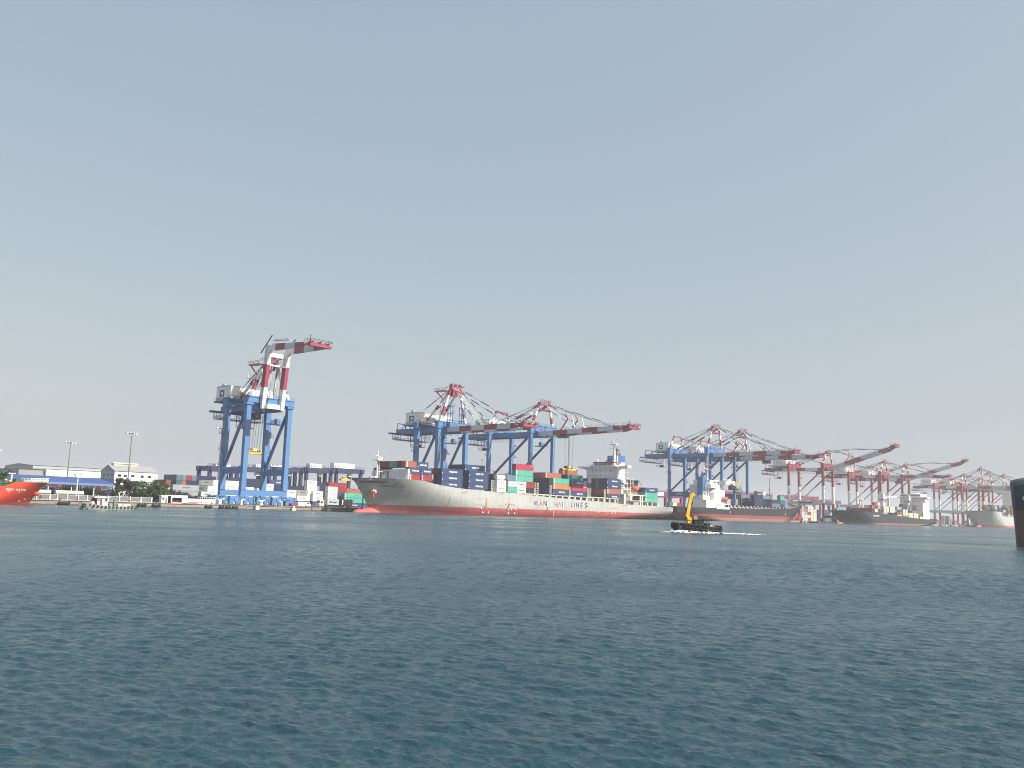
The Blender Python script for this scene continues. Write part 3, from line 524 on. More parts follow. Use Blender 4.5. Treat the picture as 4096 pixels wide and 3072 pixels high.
mb=MB(); mb.beam((228.1,a-1.15,8.4),(227.9,a-1.2,6.4),.35,.35); mb.beam((227.4,a-1.4,6.6),(228.5,a-1.0,6.4),.9,.7); T.part('anchor',mb,[paint('anchor_rust',(.45,.11,.05),.7,.4)],Q)
mb=MB()
for u in (297.0,376.5):
    mb.box(u,u+3.2,267.9,267.94,5.35,5.5); mb.box(u+1.4,u+1.6,267.9,267.94,4.8,5.35); mb.box(u-1.2,u-.9,267.9,267.94,4.9,5.5); mb.box(u+4.1,u+4.4,267.9,267.94,4.9,5.5)
T.part('tug_mark',mb,[REDT],H)
mb=MB()
for u in (280.5,297.4,299.8,302.6,326.5,364.5,376,379): mb.box(u,u+.35,267.9,267.94,2.7,3.4)
for u in (281,284.5,297.3,301.5): mb.prism([(u,1.2),(u+1.0,1.2),(u+.5,1.9)],'y',267.9,267.94)
for z in (.8,1.4,2.0,2.6): mb.box(329.2,329.5,267.9,267.94,z,z+.25)
T.part('draught_mark',mb,[WHT],H)
RUST=paint('rust_run',(.30,.13,.045),.8,.7,1.2,(.42,.40,.36))
for u,z0,z1 in ((262,3.5,7.6),(283.5,3.4,7.4),(298,3.3,6.2),(325,3.2,5.2)):
    mb=MB(); n=6; 
    for i in range(n+1): t=i/n; z=z1+(z0-z1)*t; uu=u-.9*t; mb.v+=[(uu,side_v(uu,z)-.045,z),(uu+.15+1.9*t*(1-t*.45),side_v(uu+1.5,z)-.045,z)]
    for i in range(n): mb.f.append((2*i,2*i+1,2*i+3,2*i+2)); mb.m.append(0)
    T.part('rust_streak',mb,[RUST],H)
# foremast and breakwater
mb=MB(); mb.tube((233.6,281.5,12.6),(233.6,281.5,24.2),.42,0,10,.22); mb.box(232.2,235.0,279.6,283.4,20.9,21.1); mb.rail([(232.2,279.6,21.1),(235,279.6,21.1),(235,283.4,21.1)],1,1,.05); mb.box(233.4,233.8,280.2,281.2,22.2,22.5); mb.beam((233.6,281.5,22.6),(232.2,281.5,23.0),.15,.15); mb.tube((233.6,281.5,24.2),(233.6,281.5,25.2),.08)
for z in np.arange(13.5,20.5,1.0): mb.box(233.9,234.5,281.1,281.3,z,z+.12)
mb.beam((234.5,281.2,13),(234.5,281.2,20.5),.1,.1); mb.box(234,236.4,281.2,281.5,16.3,16.5); T.part('foremast',mb,[WHITE])
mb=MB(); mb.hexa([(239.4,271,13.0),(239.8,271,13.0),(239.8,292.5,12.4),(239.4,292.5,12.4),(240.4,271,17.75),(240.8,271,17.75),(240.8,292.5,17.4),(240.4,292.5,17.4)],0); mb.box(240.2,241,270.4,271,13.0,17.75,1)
for y in np.arange(273,292,3): mb.beam((242.5,y,12.6),(240.8,y,17),.12,.3,1)
B_=T.part('breakwater',mb,[GREYW,WHITE])  # bow-facing panel painted greyer than its white edge, shade put into the colour
mb=MB(); x=lambda z: 239.4+(z-12.4)*.187-.08
for (y0,z0,y1,z1,w) in ((281.8,13.2,282.2,16.9,.9),(287.2,13.2,286.9,16.7,.6),(286,13.2,286.6,16.7,.6),(282.2,16.6,287.2,16.9,.75),(287.0,16.4,287.1,17.2,.9)): mb.beam((x(z0),y0,z0),(x(z1),y1,z1),w,.06)
for y in (283.6,284.9): mb.prism([(y,16.4),(y+.45,16.4),(y+.22,15.6)],'x',x(16)-.03,x(16)+.1)
T.part('emblem',mb,[DBLUE],B_)
# bow rigging pieces and winches
mb=MB()
for u,v in ((226,276),(228,279),(229,284),(231,275),(236,272.5),(237.5,288)): mb.tube((u,v,12.7),(u,v,13.9),.35,0,8); mb.tube((u+.9,v,12.7),(u+.9,v,13.9),.35,0,8)
T.part('bollard',mb,[CREAM]); mb=MB(); mb.tube((230.2,278,13.6),(230.2,280.6,13.6),.8,0,10); mb.box(229.4,231,277.7,278,12.7,14.2); mb.box(229.4,231,280.6,281,12.7,14.2); T.part('winch',mb,[CREAM])
# deck edge: hatch coamings, stanchions, rails, lashing bridges
mb=MB(); mb.box(272,383,271.4,291.6,7.2,10.3); mb.box(243,272,275,289,10.2,11.6); T.part('hatch_coaming',mb,[CREAM])
def dz(u): return interp(u-221.6,sheer)-.6
for u in list(np.arange(278.5,382,4.75))+[408,412.5,418]:
    zt_=10.3 if u<384 else 9.0; T.part('deck_stanchion',MB().box(u,u+.5,268.05,268.75,dz(u),zt_).box(u+.8,u+1.2,268.1,268.7,dz(u),zt_-.2).box(u+.4,u+.9,268.2,268.6,zt_-.6,zt_-.25),[CREAM])
mb=MB(); mb.box(278,383,268.05,268.5,9.95,10.25); mb.box(278,383,268.6,271.4,10.3,10.45); 
for u in np.arange(279,383,2.4): mb.box(u,u+.7,269.6,270.6,dz(u),9.2)
mb.rail([(278,268.1,8.1),(330,268.1,7.5),(383,268.1,7.1)],1.0,2.2,.05); mb.rail([(243,269.5,12.0),(256,269,11.0)],1.1,1.5,.06); mb.rail([(402,268.4,6.4),(420,268.7,6.2),(441,274,6.1)],1.0,1.8,.06); T.part('deck_rail',mb,[CREAM])
mb=MB()
for u,zt in ((286.6,15.5),(297.2,15.5),(315.4,15.6),(317.2,15.6),(326.6,14.8),(341.3,14.6),(355.6,14.8),(357.4,14.8),(369.6,14.4)):
    for k in (0,.9): mb.box(u+k,u+k+.2,268.2,268.5,8,zt,0)
    for z in np.arange(10.6,zt,1.15): mb.box(u+.2,u+.9,268.25,268.45,z,z+.18,0)
    if u in (317.2,357.4): 
        for y in np.arange(270.5,293,2.5): mb.box(u,u+.3,y,y+.25,9,zt-1.2,1)
        mb.box(u,u+.3,268.2,293,12.2,12.5,1); 
        for y in (275,285): mb.beam((u+.15,y,10),(u+.15,y+2.5,12.2),.15,.15,1)
T.part('lashing_bridge',mb,[CREAM,STEEL])
# superstructure
HB=MB(); HB.box(385.2,392,271.6,291.4,6.5,26.4,0); HB.box(384.0,392.5,270.9,292,26.4,26.9,0)
for z in (9.4,12.3,15.2,18.1,21.0,23.8): HB.box(392,394.3,270.2,292,z,z+.18,0)
HB.box(389,396,271.2,291,6.6,12.4,0); HB.box(386.2,388,269.6,271.6,12.7,15.3,0); HB.box(388.5,390.5,269.9,271.6,17.6,20.2,0)
AH=T.part('accommodation_block',HB,[WHITE])
windows(T,AH,[(385.12,385.2,y,y+.45,24.4,24.9) for y in (273.6,275.5,276.3,278.4,281,282.4,284.4,284.9,287.2)]+[(385.12,385.2,y,y+.4,21.9,22.35) for y in (272.6,275.9,279,281.9,285.2,288.6)])
mb=MB(); 
for s,(y0,y1) in ((0,(264.9,271.6)),(1,(291.4,296.5))): mb.prism([(y0,26.2),(y1,25.1 if s==0 else 26.2),(y1,27.0),(y0,27.0)] if s==0 else [(y0,25.1),(y1,26.2),(y1,27.0),(y0,27.0)],'x',384.6,387.6,0)
mb.box(384.4,387.8,264.6,266,26.0,27.3,0); T.part('bridge_wing',mb,[WHITE],AH)
mb=MB(); mb.prism([(271.9,26.9),(290,26.9),(289,27.2),(286.5,28.9),(274,28.9),(272.6,27.2)],'x',385,391,0); W=T.part('wheelhouse',mb,[WHITE],AH)
T.part('roof_edge',MB().box(384.6,391.4,273.4,287,28.7,29.25),[paint('deep_red',(.33,.03,.03),.5,.2)],W)
windows(T,W,[(384.9,385.04,y,y+1.25,27.35,28.4) for y in np.arange(274.4,285.6,1.65)]+[(386.2,389.2,273.1,273.6,27.35,28.3)])
mb=MB(); mb.rail([(384.6,271,26.95),(384.6,292,26.95)],.9,1.6,.05); mb.box(386.5,387.2,285.6,286.4,29.2,30,0); mb.tube((386,279,29.2),(386,279,30.4),.25,1,8); mb.ellipsoid((387.5,285.8,30.3),.6,.6,.7,0,8,6); T.part('monkey_island_fitting',mb,[WHITE,DARK],W)
mb=MB(); mb.beam((388,275.6,29),(388,275.6,38.6),1.6,1.3,0,.5,.5); mb.box(386.6,389.4,273.6,277.8,38.4,38.7,0); mb.rail([(386.6,273.6,38.7),(386.6,277.8,38.7)],.9,1,.05); mb.tube((388,275.6,38.7),(388,275.6,43.0),.14)
for z in (32,34.2,36.4): mb.box(387.8,388.2,273.6,278.4,z,z+.12); mb.box(387.8,388.2,278.2,278.4,z-.5,z+.12)
mb.box(387.9,388.1,273.0,275.2,40.9,41.2); mb.beam((388,274,38.7),(388,274,40.9),.12,.12); mb.box(387.9,388.1,276.5,278,40.0,40.25); mb.beam((388,277.2,38.7),(388,277.2,40.0),.1,.1); T.part('radar_mast',mb,[WHITE],AH)
mb=MB(); mb.box(394.5,401.8,278.5,284.5,8,29.9,0); F=T.part('funnel',mb,[WHITE],AH); mb=MB(); mb.box(394.4,401.9,278.4,284.6,29.9,33.2); T.part('funnel_band',mb,[paint('funnel_blue',(.045,.17,.50),.45,.2)],F)
mb=MB(); 
for u in (396,398,400): mb.tube((u,280.5,33.2),(u,280.5,34.0),.35,0,8); mb.tube((u,280.5,34.0),(u+.6,280.5,34.5),.35,0,8)
T.part('exhaust_pipe',mb,[DARK],F); mb=MB(); mb.tube((392.6,277,27),(392.6,277,33.5),.5,0,8); mb.tube((392.6,277,33.4),(393.2,277,36.2),1.1,1,12,1.2); mb.ellipsoid((393.2,277,36.2),1.35,1.2,1.3,1,12,8); T.part('ventilator',mb,[WHITE,STEEL],AH)
for u in (397.3,): mb=MB(); mb.prism([(u,28.2),(u+.5,28.2),(u+1.6,29.8),(u+1.1,29.8)],'y',278.36,278.4); T.part('emblem',mb,[DBLUE],F)
# aft structure beside the funnel
mb=MB(); mb.box(390.5,406.8,268.3,272,12.2,12.8); mb.box(393,407.9,268.3,271,9.3,9.7); mb.box(401.8,402.8,268.35,269,6.7,12.2); mb.box(403.6,404.6,268.35,269,6.7,12.2); mb.box(387,388.6,268.4,271,6.8,12.8); mb.box(388.5,394,269.4,271.4,15.0,15.6); mb.box(388.5,391.6,269.4,271.4,17.9,18.4)
for u in (394.6,396.8): mb.box(u,u+.35,269.6,270,12.8,20.8)
for z in (14.4,16.5,18.6,20.6): mb.box(394.6,397.1,269.65,269.95,z,z+.22)
mb.box(391.5,391.8,269.6,270,12.8,19.6); mb.rail([(390.5,268.4,12.8),(400,268.4,12.8)],1,1.4,.05); mb.box(388,393,272,275,12.4,20.4); mb.box(402,405.5,275,288,6.6,17.0); T.part('boat_deck',mb,[CREAM])
lifeboat(T,(398.2,268.9,15.9),5.2,1.5)
mb=MB(); mb.box(403.2,405.2,272,291,17,20.4); mb.box(393.5,405.4,270.9,272,20.1,20.4); mb.beam((404,271.5,20.3),(404,268.8,17.8),.2,.2); T.part('gantry_frame',mb,[NAVY])
# ---- the dark ship with the blue funnel
DGREY=(.018,.023,.032)
T=Thing('bulk_container_ship','dark hulled ship with white stern house and blue funnel, bow pointing right','ship',(530,283,0),'container ships moored along the quay')
HM2=hullmat('hull_dark_red_brown',[(2.05,(.23,.18,.14)),(4.0,(.26,.055,.055)),(30,DGREY)],.07,(.045,.04,.04),.4)
H=hull(T,HM2,DECKM,621,449,283.5,25,[(0,12.4),(12,11.8),(26,10.4),(36,9.2),(56,8.6),(110,8.1),(172,7.5)],9,16,entry=(.24,.12),run=(.26,.08),tfrac=.7,zk=4.8)
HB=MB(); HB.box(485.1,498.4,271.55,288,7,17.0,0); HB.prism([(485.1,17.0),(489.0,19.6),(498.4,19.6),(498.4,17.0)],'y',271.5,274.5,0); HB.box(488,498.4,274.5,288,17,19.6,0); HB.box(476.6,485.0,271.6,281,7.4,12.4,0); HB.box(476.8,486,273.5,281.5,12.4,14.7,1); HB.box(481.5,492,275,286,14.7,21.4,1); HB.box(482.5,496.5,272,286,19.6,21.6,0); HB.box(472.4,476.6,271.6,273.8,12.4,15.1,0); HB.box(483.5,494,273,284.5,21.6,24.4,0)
AH=T.part('accommodation_block',HB,[WHITE,GREYW])  # grey boxes carry the shade of the aft-facing walls in their paint
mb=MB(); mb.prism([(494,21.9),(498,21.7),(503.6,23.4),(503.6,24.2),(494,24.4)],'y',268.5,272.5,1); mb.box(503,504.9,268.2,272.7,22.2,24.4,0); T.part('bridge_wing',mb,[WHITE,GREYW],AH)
windows(T,AH,[(u,u+.9,272.9,273.0,22.6,23.7) for u in (488,489.6,491.6,492.9)]+[(u,u+.7,272.9,273.0,20.2,21) for u in (490,493)]+[(479.6,480.6,272.5,272.6,9.2,11.2),(484.8,485.6,272.5,272.6,8.8,10)])
mb=MB(); mb.box(479.6,484.2,275.9,279.6,14.6,26,0); F=T.part('funnel',mb,[paint('funnel_blue2',(.05,.19,.45),.5,.2)],AH); mb=MB()
for u,h in ((480.4,27.4),(481.6,29.2),(482.8,28.4)): mb.tube((u,277.6,25.8),(u+.5,277.6,h),.45,0,8)
T.part('exhaust_pipe',mb,[DARK],F)
mb=MB(); mb.beam((486.5,277,24.4),(487,277,36.5),1.8,1.8,0,.8,.8); mb.box(484.2,490,276,278,30.5,30.7); mb.box(484.6,489.4,276,278,33.6,33.8); mb.box(483,486,276.8,277.2,31.2,31.5); mb.tube((487,277,36.5),(487,277,39),.1); 
for z in np.arange(25,36,1.2): mb.box(486.4,487.2,275.7,276.2,z,z+.5,1)
T.part('radar_mast',mb,[GREYW,DARK],AH)
mb=MB()
for u in (478.0,480.5,483.5): mb.tube((u,274.6,14.6),(u,274.6,16.6),.55,0,9); mb.tube((u,274.6,16.6),(u,274.6,17.3),.8,0,9)
T.part('ventilator',mb,[GREYW]); mb=MB(); mb.rail([(479,273,21.7),(494,273,21.7)],1,1.6,.05);  mb.rail([(494,270,24.4),(503,270,24.4)],1,1.8,.05); mb.box(488.5,503.2,271.2,272.6,10.0,10.5); mb.box(487.7,503.4,270.95,271.5,7.2,8.4)
for u in (490,494,498,502.6): mb.box(u,u+.35,271.2,271.6,8,10)
T.part('boat_deck',mb,[WHITE]); lifeboat(T,(497.5,270.9,13.3),6.5,1.3)
for i,u in enumerate(np.arange(506,590,5.2)): mb=MB(); mb.box(u,u+.45,272,272.5,8.2,10.0); mb.box(u+1.7,u+2.1,272,272.5,8.2,10); mb.box(u,u+2.1,272,272.5,9.6,10); mb.box(u+2.0,u+4.2,272.2,272.6,8.2,9.0); T.part('deck_stanchion',mb,[CREAM]); T.part('hatch_coaming',MB().box(506,590,273.2,293,7.8,10),[DECKM]); T.part('deck_rail',MB().box(505,591,271.6,271.9,7.9,8.3),[DECKM])
mb=MB(); 
for a in (534.5,537.6):
    for b in (281,284): mb.beam((a,b,10),(a,b,21.5),.3,.3)
mb.box(533.8,538.3,280.3,284.7,18.6,18.9); mb.rail([(533.8,280.3,18.9),(538.3,280.3,18.9)],1.2,1,.06); mb.box(534.2,537.9,280.6,284.4,20.8,21); T.part('light_tower',mb,[STEEL])
mb=MB(); mb.tube((583.5,283.5,10),(583.5,283.5,30),.28,0,8,.15); mb.box(582.6,584.4,283,284,22,22.3); T.part('foremast',mb,[STEEL])
def rside(u,z): return 270.95
onside(T,H,'I',579.8,580.3,4.9,6.2,WHT,.1,.1,f=rside); onside(T,H,'I',503.7,504.1,5.0,6.1,WHT,.1,0,f=rside)
# ---- the black ship with deck cranes
T=Thing('geared_container_ship','black ship with deck cranes and pale container stacks, bow pointing left','ship',(790,282.5,0),'container ships moored along the quay')
HM3=hullmat('hull_black',[(1.5,(.30,.11,.10)),(30,(.018,.028,.042))],.05,(.05,.05,.055),.3)
H=hull(T,HM3,DECKR,697,905,282.5,26,[(0,10.6),(15,10.2),(60,9.4),(92,8.2),(93,6.3),(180,6.0),(182,6.6),(208,6.7)],9,16,entry=(.24,.13),run=(.26,.06),tfrac=.8,bulb=((702,282.5,0),6.5,2,1.6),zk=3.6)
HB=MB(); HB.box(868,886,272.5,292.5,6,25.0,0); HB.box(864.6,888,271.5,293.5,25,25.6,0); HB.box(866,884,273.5,291.5,25.6,28.6,0); AH=T.part('accommodation_block',HB,[WHITE])
mb=MB(); mb.box(866,876,268.2,273.5,25.0,26.2); T.part('bridge_wing',mb,[WHITE],AH); windows(T,AH,[(865.9,866,y,y+1.4,26.6,27.8) for y in np.arange(274.4,290,1.9)]+[(867.9,868,y,y+.7,z,z+.8) for y in (276,280,284,288) for z in (13.5,17.5,21.5)])
mb=MB()
def dcrane(u,zt,dirx,zz): 
    mb=MB(); mb.beam((u,282.5,6),(u,282.5,zt),3.0,3.0,0,2.6,2.6); mb.box(u-2.4,u+2.4,280,285,zt,zt+.6,1); mb.box(u-1.8,u+1.8,280.6,284.4,zt+.6,zt+5.5,0); P_=T.part('deck_crane',mb,[WHITE,STEEL]); mb=MB()
    for b in (-1.1,1.1): mb.beam((u+1.5*dirx,282.5+b,zt+2),(u+34*dirx,282.5+b*.4,zt+zz),.7,1.1)
    mb.tube((u,282.5,zt+5.5),(u+33*dirx,282.5,zt+zz+.3),.09,0,4); T.part('jib',mb,[GREYW],P_)
dcrane(794,21.2,1,3.8); dcrane(858,21.4,1,9)
mb=MB(); 
for s in (-1,1): mb.beam((746+s*4,282.5,9.5),(746+s*1.2,282.5,20),.6,.6); mb.beam((746,282.5+s*3,9.5),(746,282.5+s*.6,20),.6,.6)
mb.box(744,748,281,284,19.8,20.2); mb.tube((746,282.5,20),(746,282.5,25),.3); mb.box(744.6,747.4,282,283,17,17.6); T.part('foremast',mb,[WHITE])
T.part('hatch_coaming',MB().box(738,862,271.8,292.5,5.3,7.9),[DECKR]); mb=MB()
for u in np.arange(796,866,13.2): mb.box(u-.5,u,270.5,271.2,5.4,11.5)
for u in (760,774.8,788.6): mb.box(u-.4,u,270.5,271.2,8.2,12)
T.part('lashing_bridge',mb,[DECKR]); T.part('container_frame',MB().box(738,760,273,292,8,13.2),[MAROON])
def bside(u,z): return 269.35
onside(T,H,'CMA CGM',736,748.5,6.6,7.7,WHT,.3,.35,f=bside)
# ---- the far pale ship
T=Thing('far_container_ship','pale grey ship with pink red bottom, farthest right, stacked high with boxes','ship',(1150,284,0),'container ships moored along the quay')
HM4=hullmat('hull_pale',[(2.3,(.42,.08,.10)),(30,(.40,.42,.39))],.1)
H=hull(T,HM4,DECKM,1079,1330,285,32,[(0,17.6),(40,17.4),(52,12.8),(251,12.6)],16,18,entry=(.24,.13),run=(.26,.06),tfrac=.8,bulb=((1095,285,-.2),9,2.4,2.2),zk=4)
mb=MB(); mb.tube((1104,285,16),(1104,285,31),.8,0,8,.5); mb.box(1102.5,1105.5,283,287,28,28.4); T.part('foremast',mb,[WHITE]); mb=MB(); mb.ellipsoid((1113,271.5,10.2),2.6,1.6,1.6,0,10,8); T.part('anchor_pocket',mb,[WHITE],H)
mb=MB(); mb.box(1248,1264,274,297,12,42,0); mb.box(1247,1265,268,302,42,45.5,0); T.part('accommodation_block',mb,[WHITE])
# ---- the red tanker bow, far left
T=Thing('red_tanker','bright red ship bow with SUN ASTER lettering at the left edge','ship',(75,288,0),None)
HM5=hullmat('hull_red',[(.01,(.5,.05,.03)),(30,(.56,.05,.022))],.1,(.45,.06,.03),.5)
H=hull(T,HM5,DECKG,110.7,30,288,14,[(0,6.7),(11.5,6.4),(14.5,5.1),(81,4.9)],4.8,6,entry=(.22,.12),tfrac=.8,bul=.7,nx=70,zk=3)
def rs_(u,z):
    hh=z/6.7; d=110.7-u; st=4.8*(1-hh)**.85; Le=81.5*(.22-.10*hh**.8); e=max(0,min(1,(d-st)/Le)); return 288-7*(1-(1-e)**(1.9+hh))**(.95-.25*hh)
onside(T,H,'SUN',97.0,98.9,3.95,4.5,WHT,.08,.12,f=rs_); onside(T,H,'ASTER',99.7,102.8,3.95,4.5,WHT,.08,.12,f=rs_); onside(T,H,'そ',97.6,98.1,3.4,3.75,WHT,.08,0,f=rs_); onside(T,H,'- 2 -',99.9,101.9,3.45,3.7,WHT,.08,0,f=rs_)
onside(T,H,'6',101.6,102.5,.7,1.3,WHT,.08,.2,f=rs_); onside(T,H,'5',103.4,104.1,1.35,1.9,WHT,.08,.2,f=rs_)
a=rs_(106.6,3.4); mb=MB(); mb.tube((107.6,a-.5,2.9),(106.2,a+.8,3.7),.5,0,12,.6); Q=T.part('anchor_pocket',mb,[paint('tanker_red',(.72,.06,.025),.5,.2)],H); mb=MB(); mb.beam((108.1,a-.6,2.9),(108.2,a-.7,2.1),.2,.2); mb.beam((107.8,a-.9,2.2),(108.6,a-.4,2.2),.45,.35); T.part('anchor',mb,[DARK],Q)
mb=MB(); mb.rail([(104.9,283.6,6.45),(111.2,287.8,6.7),(104.9,292.4,6.45)],1.25,.4,.035); mb.beam((103,282.6,6.4),(104.9,283.6,7.7),.08,.08); T.part('bow_rail',mb,[WHITE])
mb=MB(); mb.prism([(100.9,6.2),(101.3,7.4),(102.9,7.5),(103.6,6.2)],'y',286,289); T.part('mast_house',mb,[DECKG]); mb=MB()
for k in range(7): mb.tube((88+k*1.7,284+k%3,5),(88+k*1.7,284+k%3,6.6),.14,0,6); mb.tube((88+k*1.7,284+k%3,6.5),(89.4+k*1.7,284+k%3,6.5),.14,0,6)
for y in (284.5,285.6,287,288.6): mb.tube((70,y,6.0),(99.5,y,6.0),.2,0,7); mb.tube((70,y,6.6),(97,y+.4,6.6),.15,0,6)
T.part('deck_piping',mb,[DECKG]); mb=MB(); mb.ellipsoid((97.6,283.5,6.9),.4,.4,.35); mb.ellipsoid((98.9,283.8,6.6),.45,.45,.4); T.part('valve_cover',mb,[paint('lime',(.55,.65,.10),.5,.2)])
mb=MB(); mb.tube((95.9,288,5),(95.9,288,16.8),.22,0,8,.1); mb.box(95.4,97,287.8,288.2,15.3,15.6); mb.box(95.4,96.6,287.8,288.2,13.9,14.1); mb.box(95.2,96.3,287.6,288.4,12.8,13); T.part('foremast',mb,[WHITE])
# ---- the dark hull at the right edge
a=ray(*(4057,2180)); t=128; 
T=Thing('dark_ship_hull','dark green and rust brown ship bow cut by the right edge','ship',(155,34,0),None)
mb=MB(); _d=ray(4066,2188); base=(_d*(-3/_d[2]))[:2]; rv=np.array((RC[0],RC[1])); rv/=np.linalg.norm(rv); fv=np.array((_F[0],_F[1])); ang=math.radians(20)
ax=rv*math.cos(ang)+fv*math.sin(ang); nv=np.array((-ax[1],ax[0])) 
if nv@fv<0: nv=-nv
n=26; Lh=46; rows=[(-1.5,.3),(1,.22),(3.5,.15),(4.3,.12),(6.5,.08),(8.4,.02)]
for s in (-1,1):
    for i in range(n+1):
        for (z,st) in rows:
            d=st+Lh*(i/n)**1.6; w=5.5*(1-(1-min(1,(d-st)/(16-z*.6)))**2.2)**.8; top=z+(.0 if z<8 else min(1.7,.5*(d-st)**.6)); p=base+ax*d+nv*(s*w); mb.v.append((p[0],p[1],top))
m_=len(rows)
for s in (0,1):
    o=s*(n+1)*m_
    for i in range(n):
        for j in range(m_-1): q=(o+i*m_+j,o+(i+1)*m_+j,o+(i+1)*m_+j+1,o+i*m_+j+1); mb.f.append(q if s==0 else q[::-1]); mb.m.append(0)
for i in range(n): q=(i*m_+m_-1,(i+1)*m_+m_-1,(n+1+i+1)*m_+m_-1,(n+1+i)*m_+m_-1); mb.f.append(q); mb.m.append(0)
HM6=hullmat('hull_green_rust',[(5.15,(.11,.075,.055)),(30,(.028,.05,.058))],.3,(.07,.05,.04),.4); H=T.part('hull',mb,[HM6],smooth=True)
mb=MB(); mb.v=[]; 
def nside(d): w=5.5*(1-(1-min(1,d/(16-7*.6)))**2.2)**.8; return base+ax*d+nv*(-w)
v,fc,mx=glyphs('EVER')
for p in v: d=.5+p[0]/mx[0]*2.6; q=nside(d)-nv*.12; mb.v.append((q[0],q[1],6.5+p[1]/mx[1]*.55+.05*d))
mb.f=list(fc); mb.m=[0]*len(fc); T.part('lettering',mb,[GREYW],H)
mb=MB(); pts=[]
for d in (.6,2,4,7,11,16): q=nside(d); pts.append((q[0],q[1],8.4+min(1.7,.5*d**.6)))
mb.rail(pts,.9,.9,.03);  T.part('bow_rail',mb,[STEEL])
# ---------------------------------------------------------------- containers
CW,CH=2.44,2.59
CC=dict(blue=(.042,.075,.19),navy=(.025,.04,.11),green=(.10,.47,.34),brown=(.30,.08,.05),rust=(.44,.15,.085),red=(.36,.04,.05),crimson=(.52,.04,.085),white=(.74,.73,.68),cream=(.66,.64,.48),grey=(.36,.39,.41),orange=(.60,.22,.08),teal=(.03,.17,.17),slate=(.16,.24,.31),dark=(.055,.025,.03),pale=(.52,.60,.60))
_cm={}
def cmesh(L,col):
    k=(L,col)
    if k in _cm: return _cm[k]
    m=paint('container_'+col,CC[col],.5,.35,.5,vary=.10); fr=paint('container_frame_'+col,tuple(c*.8 for c in CC[col]),.55,.3)
    mb=MB(); h=L/2; w=CW/2; mb.box(-h+.03,h-.03,-w+.03,w-.03,.06,CH-.05,0)
    for sx in (-1,1):
        for sy in (-1,1): mb.box(sx*h-(.14 if sx>0 else 0),sx*h+(.14 if sx<0 else 0),sy*w-(.12 if sy>0 else 0),sy*w+(.12 if sy<0 else 0),0,CH-.012,1)
    for sy in (-1,1):
        for z in (0.02,CH-.14): mb.box(-h+.14,h-.14,sy*w-(.06 if sy>0 else 0),sy*w+(.06 if sy<0 else 0),z,z+.12,1)
        n=int(L/.9)
        for i in range(n): x=-h+.35+(L-.7)*i/(n-1); mb.box(x-.1,x+.1,sy*w-(.028 if sy>0 else .0),sy*w+(.028 if sy<0 else .0),.16,CH-.15,0)
    for y in (-.72,-.3,.3,.72):
        for sx in (-1,1): mb.tube((sx*(h+.01),y,.15),(sx*(h+.01),y,CH-.2),.025,1,4)
    _cm[k]=mkmesh('shipping_container',mb,[m,fr]); return _cm[k]
_lm={}
def lmesh(kind,L):
    k=(kind,L)
    if k in _lm: return _lm[k]
    mb=MB(); y=-CW/2-.035; s=L/12.19
    if kind=='wh': text(mb,'WAN HAI',(.4*s,y,CH*.5),4.6*max(s,.8),.72); mb.box(-L/2+.25,-L/2+.5,y,y+.01,.4,.8)
    if kind=='whk': text(mb,'WAN HAI',(0,y,CH*.55),3.4*max(s,.85),.6)
    if kind=='bar': mb.box(-L/2+.55,-L/2+1.0,y,y+.01,.25,CH-.25)
    if kind=='int': text(mb,'Interasia',(.5*s,y,CH*.5),6*s,.8); mb.torus((-3.6*s,y,CH*.5),(0,1,0),.36,.1,0,12,4)
    if kind=='code': text(mb,'WHLU',(L/2-1.4,y,CH*.78),1.5,.3)
    if kind=='end': text(mb,'WAN HAI',(0,0,0),1.9,.35)
    _lm[k]=mkmesh('lettering',mb,[dict(wh=WHT,whk=INK,bar=WHT,int=INK,code=WHT,end=INK)[kind]]); return _lm[k]
def cont(u,v,z,L,col,label,group,txt=None,along='u'):   # (u,v): lowest corner of its footprint
    o=bpy.data.objects.new('shipping_container',cmesh(L,col)); C.objects.link(o)
    if along=='u': o.location=(u+L/2,v+CW/2,z)
    else: o.location=(u+CW/2,v+L/2,z); o.rotation_euler=(0,0,math.radians(-90))
    tag(o,label,'container',group)
    if txt:
        t=bpy.data.objects.new('lettering',lmesh(txt,L)); C.objects.link(t); t.parent=o
    return o
TI={0:'bottom',1:'second',2:'third',3:'fourth',4:'fifth',5:'sixth',6:'seventh',7:'eighth'}
ORD=['nearest','second','third','fourth','fifth','sixth','seventh','eighth','ninth','tenth','eleventh','twelfth']
NMC=dict(blue='blue',navy='dark blue',green='green',brown='brown',rust='reddish brown',red='dark red',crimson='crimson',white='white',cream='cream',grey='grey',orange='orange brown',teal='dark teal',slate='slate blue',dark='blackish',pale='pale grey')
rc_=random.Random(5)
POOL=['navy','blue','navy','teal','brown','navy','red','slate','navy','dark']
G1='containers stacked on the grey ship'
def bay(u,z0,L,rows,desc,group,v0=268.05,pool=POOL,txt={}):
    """rows: {row index: [colours bottom to top, None = gap]}"""
    for r,cols in rows.items():
        for t,c in enumerate(cols):
            if c is None: continue
            if c=='?': c=rc_.choice(pool)
            if c=='!': 
                c=rc_.choice(pool)
            cont(u,v0+r*(CW+.03),z0+t*(CH+.012),L,c,f"{NMC[c]} container, {TI[t]} tier, {ORD[r]} row, {desc}",group,txt.get((r,t),('wh' if c=='blue' and r==0 else None)))
def N_(n): return ['?']*n
